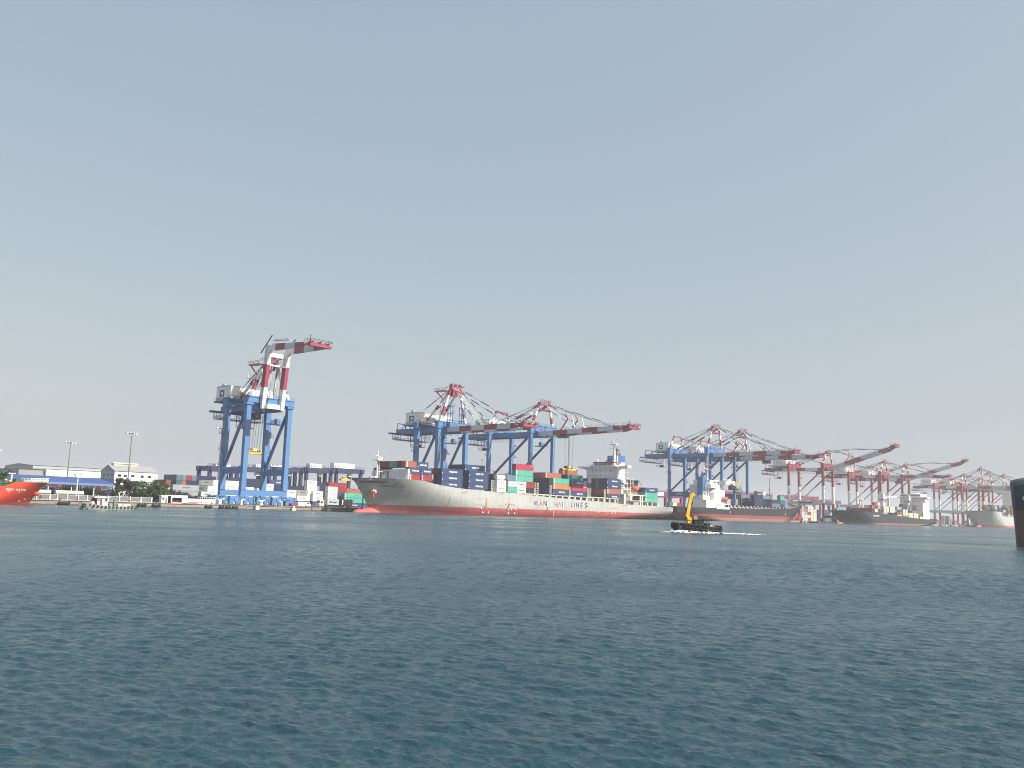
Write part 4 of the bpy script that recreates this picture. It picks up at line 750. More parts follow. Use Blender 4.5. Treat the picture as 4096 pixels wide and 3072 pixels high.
# bays on the grey ship, bow to bridge
bay(241.0,13.3,6.06,{1:['red','blue'],2:[None,None,'rust'],3:[None,None,'dark'],4:[None,None,'slate'],5:[None,None,'green'],6:[None,None,'red'],7:[None,None,'red'],8:[None,'brown','navy'],9:[None,'dark']},'first bay behind the bow screen',G1,txt={(1,1):'wh',(2,2):'bar',(1,0):'bar'})
bay(247.4,13.3,6.06,{1:['red','blue'],2:[None,None,'blue']},'second bay behind the bow screen',G1,txt={(1,1):'wh',(2,2):'wh',(1,0):'bar'})
bay(256.5,11.15,12.19,{0:['blue']*3,1:['dark','?','red'],2:[None,None,'?']},'long bay where the deck starts to drop',G1)
bay(272.3,11.05,12.19,{0:['blue']*3,1:['teal','teal','navy','blue'],2:[None,None,None,'navy'],3:[None,None,None,'navy'],4:[None,None,None,'navy']},'long bay behind the red step plate',G1,txt={(0,1):'wh',(1,3):'wh'})
bay(289.9,10.45,6.06,{0:['white','white'],1:['dark','?','dark'],2:['?','?','dark']},'short bay with the tank frame',G1,txt={(0,0):'whk',(0,1):'whk'})
bay(297.3,10.4,6.06,{0:['green','pale'],1:['?','?','navy'],2:['?','?','dark']},'short bay left of the lettered pair',G1,txt={(0,1):'code'})
bay(303.4,10.4,6.06,{0:['white','white']},'short bay under the tall green stack',G1,txt={(0,0):'int',(0,1):'int'})
bay(309.5,12.95,4.6 and 6.06,{0:['red']},'short bay ending the lettered pair',G1)
for t,c in enumerate(('green','green','crimson')): cont(302.0,268.05,15.62+t*2.6,12.19,c,f"{NMC[c]} container in the tall three high stack, {('lowest','middle','top')[t]} one",G1,'bar' if c=='green' else 'code')
bay(328.7,10.55,12.19,{0:['blue','orange','green'],1:['?','navy','navy'],2:['navy','navy','navy','rust'],3:['navy','navy','navy','brown'],4:['?','navy','navy','brown'],5:['slate','?','navy','teal'],6:['?','?','teal']},'long bay left of mid ship gap',G1,txt={(0,2):'bar',(0,1):'bar',(2,3):'bar'})
bay(342.6,10.2,12.19,{0:['blue','crimson','blue'],1:[None,None,'navy','teal'],2:[None,None,None,'navy'],3:[None,None,None,'blue']},'long bay right of mid ship gap',G1,txt={(0,1):'code'},v0=268.05)
bay(371.6,9.75,12.19,{0:['blue','rust','blue','blue'],1:['navy','brown','navy','navy'],2:['navy','red','teal','brown'],3:['dark','navy','dark','navy'],4:['teal','teal','brown','pale'],5:['navy','navy','navy','navy'],6:['dark','?','teal','red'],7:['?','?','navy','navy'],8:['?','?','?']},'bay against the white bridge block',G1,txt={(0,1):'bar'})
bay(406.1,9.05,12.19,{0:['green','green','blue'],1:['teal','teal','navy'],2:['?','?','navy'],3:['?','?','navy']},'aft bay beside the lifeboat',G1,txt={(0,0):'bar',(0,1):'bar'})
# tank container on the short bay
T=Thing('tank_container','white cylindrical tank container in an open frame on the white pair','container',(293,269.3,15.7),G1)
T.part('tank',MB().tube((290.4,269.3,16.9),(295.6,269.3,16.9),1.05,0,16),[WHITE],smooth=False); mb=MB()
for u in (290,295.9):
    for y in (268.1,270.4): mb.box(u,u+.13,y,y+.13,15.66,18.2)
    for z in (15.66,18.1): mb.box(u,u+.13,268.1,270.5,z,z+.12)
T.part('frame',mb,[STEEL])
cont(296.4,268.06,15.64,6.06,'slate','slate blue short container beside the white tank, above the pale box',G1)
# lifted containers
cont(350.4,280,20.6,12.19,'rust','reddish brown container hanging from the crane spreader above the ship','lifted containers')
cont(529.0,283.2,19.95,6.06,'navy','dark blue short container hanging in the air left of the green one','lifted containers'); cont(535.3,283.2,19.95,6.06,'green','green short container hanging in the air beside the dark blue one','lifted containers','bar')
# dark ship stacks near its bow
G2='containers stacked on the dark ship'
for b,u in enumerate((542.4,555,567.4)):
    for r,h in ((0,2),(1,2),(3,3)) if b==0 else ((0,2),(2,3)):
        for t in range(h): c='navy' if rc_.random()<.8 else 'slate'; cont(u,274+r*2.5+(2 if r else 0),9.95+t*2.6,12.19,c,f"{NMC[c]} container on the dark ship, {TI[t]} tier, {ORD[r]} row, {('left','middle','right')[b]} block",G2)
bay(579.8,9.95,6.06,{0:['navy','teal','green']},'block nearest the dark ship bow, left side',G2,v0=274,txt={(0,2):None}); bay(586,9.95,6.06,{0:['slate','slate']},'block nearest the dark ship bow, right side',G2,v0=274)
for u,w_ in ((560,'grey'),(566.5,'white')): cont(u,281,17.8,6.06,w_,f"{w_} short container on top of the dark blue block",G2)
# black ship stacks
G3='containers stacked on the black ship'
for (u,z,cols,d) in ((742.5,10.3,['cream'],'just aft of the dark hold frame'),(736.5,12.95,['rust'],'upper left over the hold frame'),(742.8,15.5,['crimson'],'top left beside the foremast'),(748.8,13,['grey','pale'],'behind the foremast'),(762.3,10.3,['cream','cream'],'pair left of the crane post'),(768.5,10.3,['pale','cream'],'pair at the crane post'),(776.8,10.3,['cream','cream'],'pair just right of the crane post'),(782.8,10.4,['pale','cream'],'second pair past the crane post'),(793.8,6.15,['cream','brown'],'at the step of the hull'),(799.8,6.15,['cream','rust'],'right of the hull step'),(808.2,5.9,['rust','cream','pale'],'three high left'),(814.5,5.9,['rust','cream','pale'],'three high right'),(821.8,5.75,['cream','cream'],'pair mid stern half'),(828,5.75,['cream','cream'],'right pair mid stern half'),(835.6,5.65,['cream','cream'],'pair before the gap'),(841.6,5.65,['cream','cream'],'last pair before the gap'),(851.6,5.6,['cream'],'single at the bridge'),(857.8,5.6,['cream'],'right single at the bridge')):
    for t,c in enumerate(cols): cont(u,270.1,z+t*2.6,6.06,c,f"{NMC[c]} short container on the black ship, {TI[t]} tier, {d}",G3)
for i,u in enumerate((796,809,822,835,848)):
    for t in range(3 if i<2 else 4): c=rc_.choice(['navy','navy','dark','grey','slate']); cont(u,275.5,8+t*2.6,12.19,c,f"{NMC[c]} long container inside the black ship, {TI[t]} tier, {ORD[i]} block",G3)
# far ship stacks
G4='containers stacked on the far pale ship'; P4=['brown','slate','pale','cream','dark','grey','teal','navy','rust']
for i in range(8):
    u=1120+i*13.4
    for r in range(1):
        for t in range([2,3,3,4,5,6,6,6][i]): c=rc_.choice(P4); cont(u,270+(4-min(i,4))*1.2,(17.4 if i<3 else 12.6)+t*2.6,12.19,c,f"{NMC[c]} container on the far pale ship, {TI[t]} tier, {ORD[i]} stack from its bow",G4)
for r in range(1,7):
    for t in range(3): c=rc_.choice(P4); cont(1120,275+r*2.47,17.4+t*2.6+(2.6 if r>2 else 0)*0,12.19,c,f"{NMC[c]} container end above far ship bow, {TI[t]} tier, {ORD[r]} row",G4)
# ---------------------------------------------------------------- yard stacks
ZG=QZ
def ystack(u,v,cols,desc,L=12.19,along='u',z=None,txt=None,group='containers stacked in the yard'):
    for t,c in enumerate(cols):
        if c is None: continue
        if c=='?': c=rc_.choice(POOL)
        tx=txt if not isinstance(txt,(list,tuple)) else txt[t]
        if tx is None and c=='blue' and along=='u': tx='wh'
        cont(u,v,ZG+.005+t*(CH+.012),L,c,f"{NMC[c]} container, {TI[t]} tier, {desc}",group,tx,along)
# block of end-on stacks left of the first crane, far row
cols=[['?','navy','teal','brown','slate'],['?','navy','teal','teal','slate'],['?','?','dark','rust','slate'],['?','?','navy','navy','red'],['?','?','navy','navy','slate'],['?','navy','navy','navy','navy'],['?','navy','navy','blue','navy'],['?','navy','navy','blue','navy'],['?','navy','navy','blue','navy']]
for i,c in enumerate(cols):
    ystack(210.3+(i-1)*2.56-(2.5 if i==0 else 0),398,c if i else c[:4],f"far end-on row left of first crane, {ORD[i]} column",along='v')
NC=['navy','blue']
# reefer block: white ends, grey sides
for i in range(7): ystack(204.6+i*2.52,359.5,['white']*(3 if i<1 else 4),f"white end-on block left of first crane, {ORD[i]} column",along='v',txt='whk')
for i,u in enumerate((189.9,)): ystack(u,362,['grey','grey','grey'],'grey long side box above the bushes','12.19' and 12.19,txt='whk')
ystack(185.4,385,['?','?','pale'],'pale box between bushes and blue roof',6.06,txt='whk'); ystack(193,372,['white','grey','white'],'white box in the gap above the bushes',6.06,txt='whk'); ystack(197.5,352,['grey','pale'],'pale box low over the bushes',6.06,txt='whk'); ystack(202.5,374,['grey','grey','pale'],'pale box beside the end-on rows',6.06,txt='whk')
# under and behind the first crane
for i,(u,v,c,d) in enumerate(((215.4,350,['white','white','white'],'white pair seen between the first crane left legs'),(222,372,['white','white','white','white'],'white stack seen through the first crane'),(226,405,['navy','blue','navy','blue','navy'],'dark blue stack framed by the first crane legs'),(239,405,['navy','green','navy','green'],'green topped stack framed by the first crane'),(246,405,['navy','navy','blue','navy','blue'],'dark blue stack near the right leg of the first crane'),(237,372,['white','cream','white'],'white boxes low between the first crane legs'),(232,352,['cream','white'],'low white boxes behind the crane wheels'),(246.5,382,['white','white','white','white'],'white stack beside the first crane right leg'),(253.0,372,['navy','white','white'],'white boxes right of the first crane'),(259.5,372,['navy','white','grey'],'white and grey boxes right of the first crane'))):
    ystack(u,v,c,d,6.06,txt='whk' if 'white' in c else None)
for i in range(4): ystack(259.3+i*2.6,381,['navy','white','grey'],f"reefer end near the truck, {ORD[i]} column",along='v')
ystack(269.6,378.6,['navy','white','white','white','white'],'five high white stack left of the truck',6.06,txt='whk'); ystack(272.4,377,['blue','white','white'],'white pair in front of the five high stack',6.06,txt='whk'); ystack(281.4,377,['navy','white','white','white'],'white stack right above the truck',6.06,txt='whk')
for i in range(2): ystack(278.0+i*2.6-4,381,['dark','grey','grey','grey'],f"grey ends between the white stacks, {ORD[i]} column",along='v')
ystack(292.8,392,['navy','blue','blue','red','red'],'red topped tall stack behind the mooring ropes',txt=None); ystack(309,400,['navy','green','blue','rust'],'stack half hidden by the ship bow'); ystack(300.5,388,['blue','green','green'],'green stack by the red bulb',txt=['wh','bar','bar']); ystack(313.5,388,['blue','green','navy'],'green stack behind the red bulb')
ystack(250,402,['navy','navy','red','navy','navy'],'dark wall behind the white stacks, left'); ystack(288.6,404,['navy','brown','navy','navy','navy'],'dark wall behind the white stacks, right end'); ystack(301.2,406,['navy','navy','dark','navy','navy'],'dark wall just left of the grey bow'); ystack(237.5,402,['navy','blue','navy','brown','navy'],'dark wall seen through the first crane'); ystack(263,402,['navy','brown','navy','navy','blue'],'dark wall behind the white stacks, middle'); ystack(276,404,['navy','navy','navy','navy'],'dark wall behind the white stacks, right')
# boxes seen above the blue roof
for i,(px,c,L) in enumerate(((322,'red',6.06),(425,'slate',6.06),(465,'orange',6.06),(516,'slate',6.06),(585,'blue',6.06),(665,'rust',6.06),(690,'navy',6.06),(775,'navy',6.06),(860,'slate',6.06),(930,'brown',6.06),(1000,'rust',6.06),(1060,'teal',6.06),(1125,'navy',6.06))):
    u,z=qv(px/2.765,1680+(570+i*5.0)/2.765,440); ystack(u,440,['?','?','?',c],f"{ORD[min(i,11)] if i<12 else 'last'} from left above the blue roof",L)
ystack(231-10,430,['?','?','blue','blue'],'long blue box right of the pale barn',txt=[None,None,None,'wh']); ystack(232,420,['?','?','?','dark'],'dark box right of the blue one',6.06); ystack(234,412,['?','?','?','crimson'],'crimson box in the left yard',6.06); ystack(222.5,408,['?','grey','grey'],'grey box with dark lettering above the bushes',6.06,txt='whk'); 
# yard right of the grey ship stern and below the blue cranes
k=0
for (u,v,c) in ((560,350,['navy','red','dark','cream']),(574,352,['navy','navy','dark','red']),(588,352,['dark','dark','pale']),(602,350,['red','navy','navy']),(545,360,['navy','dark','navy','rust']),(612,356,['rust','red','pale']),(640,356,['red','rust','cream']),(655,350,['brown','red','red']),(668,350,['navy','slate','dark'])):
    ystack(u,v,c,f"{ORD[k]} yard stack under the blue cranes"); k+=1
RB=['brown','rust','pale','cream','red','grey']
for i,(u,n) in enumerate(((764,3),(770.5,4),(777,4),(783.5,5),(790,5),(796.5,5))): ystack(u,350,[rc_.choice(RB) for _ in range(n)],f"mixed wall under nearest red crane, {ORD[i]} column",6.06)
for i,(u,n) in enumerate(((803,5),(809.5,4))): ystack(u,350,['cream']*n,f"cream wall right of the mixed wall, {ORD[i]} column",6.06)
ystack(818,350,['navy']*4,'dark tower stack by the red legs',6.06); ystack(824.5,350,['grey','pale'],'low pale stack by the red legs',6.06); ystack(833,350,['grey','pale','teal','teal'],'teal topped stack by the red legs',6.06); ystack(839.5,350,['grey','cream','teal'],'lower teal stack by the red legs',6.06)
for i in range(4): ystack(857.5+i*6.4,348,['green']*(5 if i<3 else 4),f"green wall at the black ship bow, {ORD[i]} column",6.06)
for i,(px,c,n) in enumerate(((3768,'slate',4),(3776,'slate',4),(3785,'slate',4),(3794,'grey',4),(3803,'cream',3),(3813,'red',2),(3876,'cream',3),(3886,'slate',4),(3897,'cream',3),(3907,'cream',2),(3920,'navy',3))):
    u,_z=qv(px,2085,345); ystack(u,345,[c]*n,f"far stack {ORD[i]} beyond the black ship",6.06)
# ---------------------------------------------------------------- yard gantries
def rtg(u0,v0,span,depth,zt,mat,lab,hs=(2,.42,2.7),spread=None):
    T=Thing('yard_gantry',lab,'gantry crane',(u0+span/2,v0+depth/2,QZ),'gantry cranes in the yard'); z0=QZ+.01
    for u in (u0,u0+span):
        for v in (v0+1,v0+depth-1):
            mb=MB(); mb.box(u-.8,u+.8,v-.9,v+.9,z0+1.6,zt-2,0); mb.prism([(v-.6,zt-4.5),(v+.6,zt-4.5),(v+1.8,zt-2),(v-1.8,zt-2)],'x',u-.5,u+.5,0); T.part('leg',mb,[mat])
            mb=MB()
            for q in (-.9,.9): mb.tube((u-.3,v+q,z0+.8),(u+.3,v+q,z0+.8),.8,0,12)
            T.part('wheel',mb,[RUBBER])
        T.part('sill_beam',MB().box(u-.6,u+.6,v0-.5,v0+depth+.5,z0+1.3,z0+2.4),[mat]); T.part('end_beam',MB().box(u-.6,u+.6,v0-.6,v0+depth+.6,zt-2,zt-.2),[mat])
    for v in (v0+1.2,v0+depth-1.2): T.part('main_girder',MB().box(u0-1.6,u0+span+2.5,v-.8,v+.8,zt-2.6,zt),[mat])
    mb=MB(); mb.box(u0+hs[0],u0+hs[0]+span*hs[1],v0+2.4,v0+6,zt+.05,zt+hs[2],0); mb.box(u0+hs[0]+.6,u0+hs[0]+1.5,v0+2.35,v0+2.4,zt+.5,zt+1.3,1); mb.box(u0+hs[0]+3,u0+hs[0]+3.9,v0+2.35,v0+2.4,zt+.5,zt+1.3,1); T.part('machinery_house',mb,[WHITE,STEEL])
    mb=MB(); mb.rail([(u0-1.6,v0+.4,zt),(u0+span+2.5,v0+.4,zt)],1.1,2.2,.05,0); T.part('handrail',mb,[mat])
    mb=MB(); mb.box(u0+span*.55,u0+span*.55+2,v0+2,v0+4,zt-4.6,zt-2.2,0); T.part('operator_cab',mb,[WHITE])
    if spread: mb=MB(); mb.box(u0+span*.3,u0+span*.3+6.5,v0+3,v0+5,zt-7,zt-6,0); mb.box(u0+span*.3+1.5,u0+span*.3+5,v0+3,v0+5,zt-6,zt-5.2,0); 
    if spread:
        for q in (1.6,4.8): mb.beam((u0+span*.3+q,v0+4,zt-5.2),(u0+span*.3+q,v0+4,zt-2),.08,.08)
        T.part('spreader',mb,[YELLOW])
rtg(327,430,18,13,24.0,NAVY,'dark navy yard gantry with white cabins nearest the ship bow',hs=(-1,.85,3.0),spread=1)
rtg(306,430,17,13,23.2,NAVY,'dark navy yard gantry with a pale house between crane and bow',hs=(3,.5,2.4))
rtg(286,431,17,13,22.4,NAVY,'dark navy yard gantry just right of the first crane',hs=(-2,.6,1.2))
rtg(266,432,17,13,21.6,NAVY,'dark navy yard gantry framed by the first crane right legs',hs=(9,.4,1.5))
rtg(247.5,433,16,13,20.9,NAVY,'dark navy yard gantry framed by the first crane left legs',hs=(4,.55,1.3))
# the long plated gantry beams in the background under the blue and red cranes
def bgantry(u0,u1,v,z0,z1,mat,lab,txt=None):
    T=Thing('rail_gantry',lab,'gantry crane',((u0+u1)/2,v+6,QZ),'gantry cranes in the yard'); T.part('main_girder',MB().box(u0,u1,v,v+2,z0,z1),[mat]); T.part('main_girder',MB().box(u0,u1,v+10,v+12,z0,z1),[mat])
    for u in (u0+(u1-u0)*.12,u0+(u1-u0)*.42,u0+(u1-u0)*.85):
        for y in (v+.2,v+10.2): T.part('leg',MB().beam((u,y+.8,QZ),(u,y+.8,z0),1.4,1.4,0,2.2,1.6),[mat])
    if txt: a,b=txt; mb=MB(); mb.box(a-.5,b+.5,v-.06,v-.03,z0+.9,z1-.6,0); P_=T.part('sign_panel',mb,[WHT]); mb=MB(); text(mb,'OOCL',((a+b)/2,v-.08,(z0+z1)/2+.2),b-a-1,1.3); T.part('lettering',mb,[INK],P_)
    mb=MB(); mb.rail([(u0,v,z1),(u1,v,z1)],1.0,3,.06); T.part('handrail',mb,[mat])
bgantry(586,640,382,16.2,20.6,MAROON,'maroon gantry beam with OOCL sign right of the grey ship stern',(594.5,604))
bgantry(700,800,386,20.6,24.6,MAROON,'long maroon gantry beam behind the dark ship'); bgantry(836,905,386,21.6,25.4,MAROON,'maroon gantry beam behind the nearest red crane'); bgantry(918,968,388,20,23.2,paint('violet_plate',(.13,.09,.26),.5,.3),'violet plated gantry beam behind the green wall')
# ---------------------------------------------------------------- left yard: roofs, sheds, warehouses
T=Thing('open_shed','long open shed with a blue sheet roof at the far left','building',(110,325,QZ))
BR=paint('roof_blue',(.065,.12,.33),.5,.35,.8); BL2=paint('roof_fascia',(.15,.27,.50),.5,.3)
mb=MB(); mb.hexa([(60,318,7.35),(147,318,7.35),(143.5,327,9.35),(60,327,9.35),(60,318,7.5),(147,318,7.5),(143.5,327,9.5),(60,327,9.5)],0); mb.hexa([(60,336,7.35),(147,336,7.35),(143.5,327,9.35),(60,327,9.35),(60,336,7.5),(147,336,7.5),(143.5,327,9.52),(60,327,9.52)],0); mb.box(60,147.2,317.6,318,6.7,7.4,1); R_=T.part('roof',mb,[BR,BL2])
mb=MB()
for u in np.arange(60,147,.9): mb.beam((u,318.0,7.55),(min(u,143.5),327,9.55),.06,.06)
T.part('roof_rib',mb,[BR],R_)
for u in np.arange(100,147,7.6): T.part('post',MB().box(u,u+.3,318.4,318.7,QZ,7.3),[GREYW]); T.part('post',MB().box(u,u+.3,335,335.3,QZ,7.3),[GREYW])
mb=MB(); mb.box(60,146,318.5,318.6,6.2,6.35); mb.box(60,146,326,326.1,5.6,5.75); T.part('tie_beam',mb,[GREYW])
def shed(name,lab,u0,u1,v0,v1,ze,zr,wall,roof,axis='u',cat='building',win=None):
    T=Thing(name,lab,cat,((u0+u1)/2,(v0+v1)/2,QZ)); W=T.part('wall',MB().box(u0,u1,v0,v1,QZ,ze),[wall])
    if axis=='u': mb=MB().prism([(v0-.4,ze),(v1+.4,ze),((v0+v1)/2,zr)],'x',u0-.3,u1+.3)
    else: mb=MB().prism([(u0-.4,ze),(u1+.4,ze),((u0+u1)/2,zr)],'y',v0-.3,v1+.3)
    T.part('roof',mb,[roof])
    for w_ in (win or []): f=T.part('window',MB().box(*w_),[STEEL],W); T.part('pane',MB().box(w_[0]+.08 if w_[1]-w_[0]>.5 else w_[0]-.02,w_[1]-.08 if w_[1]-w_[0]>.5 else w_[1],w_[2]-.02 if w_[1]-w_[0]>.5 else w_[2]+.08,w_[3] if w_[1]-w_[0]>.5 else w_[3]-.08,w_[4]+.08,w_[5]-.08),[GLASS],f)
    return T
ROOFG=paint('roof_grey',(.33,.34,.34),.6,.4); WALLG=paint('wall_pale_blue',(.42,.50,.52),.7,.3); WALLW=paint('warehouse_white',(.80,.79,.74),.7,.15)
shed('warehouse','long low white warehouse with a flat roof behind the blue shed',199,262,520,575,17.2,17.5,WALLW,ROOFG)
shed('grey_warehouse','grey warehouse wall joined to the left end of the white warehouse',185.5,198.8,522,600,16.6,17.0,ROOFG,ROOFG)
T=shed('barn','pale gabled hall with grey pitched roof and ridge vent behind the blue shed',209.4,232.3,460,476,16.3,19.6,WALLW,ROOFG,'u',win=[(u,u+1.8,459.93,460,13.4,14.7) for u in (211,214,218,223,227)]+[(209.3,209.4,y,y+1.6,13.6,14.8) for y in (462,466.5,471)])
T.part('ridge_vent',MB().box(211.5,224.5,466.6,469.4,19.2,20.3).prism([(466.2,20.3),(469.8,20.3),(468,20.9)],'x',211.2,224.8),[CREAM]); T.part('gable_wall',MB().prism([(460,16.3),(476,16.3),(468,19.5)],'x',209.3,209.4),[WALLG]); T.part('gable_wall',MB().box(209.28,209.4,460,476,QZ,16.3),[WALLG])
shed('industrial_building','grey ribbed plant building cut by the left edge',140,169,480,505,12.2,14.4,WALLG,ROOFG)
shed('far_hall','long pale grey hall roof far behind the first crane',236,300,640,690,22.5,24,WALLG,ROOFG)
shed('ridge_hall','grey roofed hall far behind the lifted brown container',506,556,425,470,28.2,31.6,WALLG,ROOFG)
# pipe frame structure left of the ship bridge
T=Thing('pipe_rack','lavender grey pipe frame behind the grey ship, left of its bridge','structure',(440,420,QZ)); mb=MB(); mb.box(408,452,420,421,28.4,29.5); mb.box(451.4,452,420,421,20,29); mb.box(452,500,424,425,26.6,27.6)
for u in (410,430,470,498): mb.box(u,u+.8,420,421,QZ,28.4)
T.part('pipe_frame',mb,[paint('lavender_steel',(.24,.26,.38),.5,.3)])
# ---------------------------------------------------------------- light masts, lamp posts
def lightmast(u,v,zt,lab,n=8,r=.42):
    T=Thing('light_mast',lab,'light mast',(u,v,QZ),'tall light masts in the yard'); T.part('pole',MB().tube((u,v,QZ),(u,v,zt),r,0,10,r*.4),[STEEL]); mb=MB(); mb.torus((u,v,zt-.4),(0,0,1),1.7,.1,0,14,5)
    for i in range(4): a=i*math.pi/4; mb.beam((u-1.7*math.cos(a),v-1.7*math.sin(a),zt-.4),(u+1.7*math.cos(a),v+1.7*math.sin(a),zt-.4),.1,.1)
    R_=T.part('lamp_ring',mb,[STEEL])
    for i in range(n): a=2*math.pi*i/n; T.part('floodlight',MB().box(u+2.1*math.cos(a)-.35,u+2.1*math.cos(a)+.35,v+2.1*math.sin(a)-.35,v+2.1*math.sin(a)+.35,zt-.35 if i%2 else zt-.95,zt+.05 if i%2 else zt-.5),[GREYW],R_)
lightmast(188.3,400,32.2,'tall grey light mast right of the pale barn'); lightmast(182,450,28.8,'tall thin light mast above the blue roof'); 
lightmast(439,420,36.0,'light mast seen between blue crane legs above the grey ship'); 
u,z=qv(780+345/3.16,1680+95/3.16,360); lightmast(u,360,z,'thick light mast behind the first crane left leg',r=.62)
T=Thing('lamp_post','white lamp post with double heads on the quay behind the work boat','lamp post',(124.7,300,QZ)); T.part('pole',MB().tube((124.7,300,QZ),(124.7,300,9.1),.20,0,10,.15),[WHITE]); T.part('base',MB().box(123.9,125.4,299.6,300.4,QZ,2.1),[CREAM]); mb=MB(); mb.prism([(124.2,8.8),(125.2,8.8),(125.6,9.5),(123.8,9.5)],'y',299.6,300.4); T.part('bracket',mb,[WHITE])
for s in (-1,1): T.part('lamp_head',MB().box(124.7+s*1.0-.35,124.7+s*1.0+.35,299.7,300.3,9.6,9.95),[STEEL])
u,z=qv(48,1895,303); T=Thing('lamp_post','short white lamp post rising behind the red ship deck','lamp post',(u,303,QZ)); T.part('pole',MB().tube((u,303,QZ),(u,303,z),.22,0,10),[WHITE]); T.part('lamp_head',MB().box(u-.9,u+.9,302.6,303.4,z,z+.25),[WHITE])
# ---------------------------------------------------------------- quay fence, blocks, fenders, bollards
T=Thing('quay_fence','low mesh fence with white posts along the left quay','fence',(135,299,QZ)); T.part('mesh_panel',MB().box(98,149.6,299.05,299.1,QZ+.35,3.1),[paint('mesh_grey',(.20,.21,.21),.7,.4,2)]); mb=MB(); mb.box(98,149.6,299.0,299.12,3.1,3.2); mb.box(98,149.6,299,299.12,QZ+.25,QZ+.36); T.part('rail',mb,[GREYW])
for u in (103.5,108.0,112.2,116.2,118.4,121.5,125.0,127.8,131.2,134.7,138.4,142,145.8,149.6): T.part('post',MB().box(u-.16,u+.16,298.8,299.0,QZ,3.35),[WHITE])
T=Thing('white_fence','white bar fence panel left of the first crane wheels','fence',(170,298.6,QZ)); mb=MB()
for u in np.arange(166.5,173.4,.86): mb.box(u,u+.1,298.6,298.7,QZ,4.0)
for z in (1.6,2.6,3.9): mb.box(166.5,173.5,298.6,298.7,z,z+.1)
T.part('bar_panel',mb,[WHITE]); T=Thing('barrier','white hoarding with red and blue stripes beside the guard hut','barrier',(168,303,QZ)); T.part('panel',MB().box(164.5,175.8,303,303.1,QZ,3.3),[GREYW]); T.part('stripe',MB().box(164.4,175.9,302.95,303,1.9,2.05).box(164.4,175.9,302.95,303,1.6,1.72,1),[RED,DBLUE])
T=Thing('guard_hut','small white guard hut with window and door on the quay','hut',(156,303,QZ)); W=T.part('wall',MB().box(154.7,157.0,302,304,QZ,4.0),[WHITE]); T.part('roof',MB().box(154.3,158,301.8,304.2,4.0,4.25),[WHITE]); T.part('window',MB().box(155,155.7,301.93,302,2.6,3.4),[GLASS],W); T.part('door',MB().box(156.1,156.7,301.93,302,QZ,3.3),[STEEL],W)
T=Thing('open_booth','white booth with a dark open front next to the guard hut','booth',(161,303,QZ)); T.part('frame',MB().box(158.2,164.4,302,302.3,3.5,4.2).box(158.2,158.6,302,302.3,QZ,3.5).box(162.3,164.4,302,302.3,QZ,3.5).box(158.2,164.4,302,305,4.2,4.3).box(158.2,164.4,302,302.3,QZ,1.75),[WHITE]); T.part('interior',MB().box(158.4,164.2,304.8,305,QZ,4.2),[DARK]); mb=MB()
for i in range(9): mb.box(158.9+i*.37,159.1+i*.37,303,303.3,1.75,2.2+.15*((i*7)%4)+.3)
T.part('stored_goods',mb,[MAROON]); T.part('window',MB().box(162.7,163.9,301.95,302,2.3,3.3),[GREYW])
FB=paint('fender_block',(.62,.60,.50),.8,.4,1)
k=0
for (x,w,two) in ((1020,1.6,0),(1166,1.7,1),(1308,1.6,1)):
    u,z=qv(x+9,2030,295.2); mb=MB(); mb.box(u-w/2,u+w/2,294.9,296,-.2,1.0 if two else 1.55); 
    if two: mb.box(u-.45,u+.45,295,296,1.0,1.75)
    solo('fender_block',mb,[FB],['plain white block on the quay wall under the first crane','stepped white block on the quay wall right of the first crane','stepped white block on the quay wall below the truck'][k],'quay block','white blocks on the quay wall',loc=(u,295.5,0)); k+=1
FL=[(103.5,106.5,'at the red ship bow'),(117.6,121.2,'third bay of the fence'),(143.2,146.2,'first right of the work boat'),(148.3,151.2,'second right of the work boat'),(167.9,170.4,'left of the first crane wheels'),(173.4,175.3,'under the first crane, leftmost'),(176.0,178.0,'under the first crane, second'),(178.7,180.8,'under the first crane, third')]
for i,(a,b,d) in enumerate(FL):
    mb=MB(); mb.box(a,b,295.3,296,.25,.95); mb.box(a+.3,b-.3,295.2,295.3,.4,.8); mb.box(a+.2,a+.5,295.4,296,.95,1.1); mb.box(b-.5,b-.2,295.4,296,.95,1.1)
    solo('rubber_fender',mb,[RUBBER],f"black rubber fender on the quay wall, {d}",'fender','rubber fenders on the quay wall',loc=((a+b)/2,295.6,.6))
for i,u in enumerate((659,667.5,676,683,690,697.5,706,714,722,732)):
    mb=MB(); mb.box(u,u+2.2,295.0,296,-.1,1.2,i%2); solo('far_fender',mb,[RUBBER,FB],f"{'pale' if i%2 else 'black'} fender by the nearest red crane, {ORD[i]} from the left",'fender','fenders on the far quay wall',loc=(u+1,295.5,.5))
for i in range(10):
    u=925+i*17; mb=MB(); mb.box(u,u+5,295.0,296,-.1,1.1,i%2); solo('far_fender',mb,[RUBBER,FB],f"{'pale' if i%2 else 'black'} distant fender right of the black ship, {ORD[i]} from the left",'fender','fenders on the far quay wall',loc=(u+1,295.5,.5))
BOL=paint('bollard_red',(.42,.06,.05),.6,.3)
for i,(u,d) in enumerate(((118.9,'at the third fence bay'),(124.2,'beside the lamp post'),(128.5,'just right of the lamp post'),(141.2,'right of the work boat cabin'),(171.5,'left of the first crane wheels'),(211.8,'where the ship ropes end'))):
    mb=MB(); mb.tube((u,297.6,QZ),(u,297.6,QZ+.55),.22,0,10); mb.tube((u,297.6,QZ+.5),(u,297.6,QZ+.75),.36,0,10); mb.beam((u-.4,297.6,QZ+.6),(u+.4,297.6,QZ+.6),.2,.2); solo('mooring_bollard',mb,[BOL],f"red mooring bollard {d}",'bollard','mooring bollards on the quay',loc=(u,297.6,QZ))
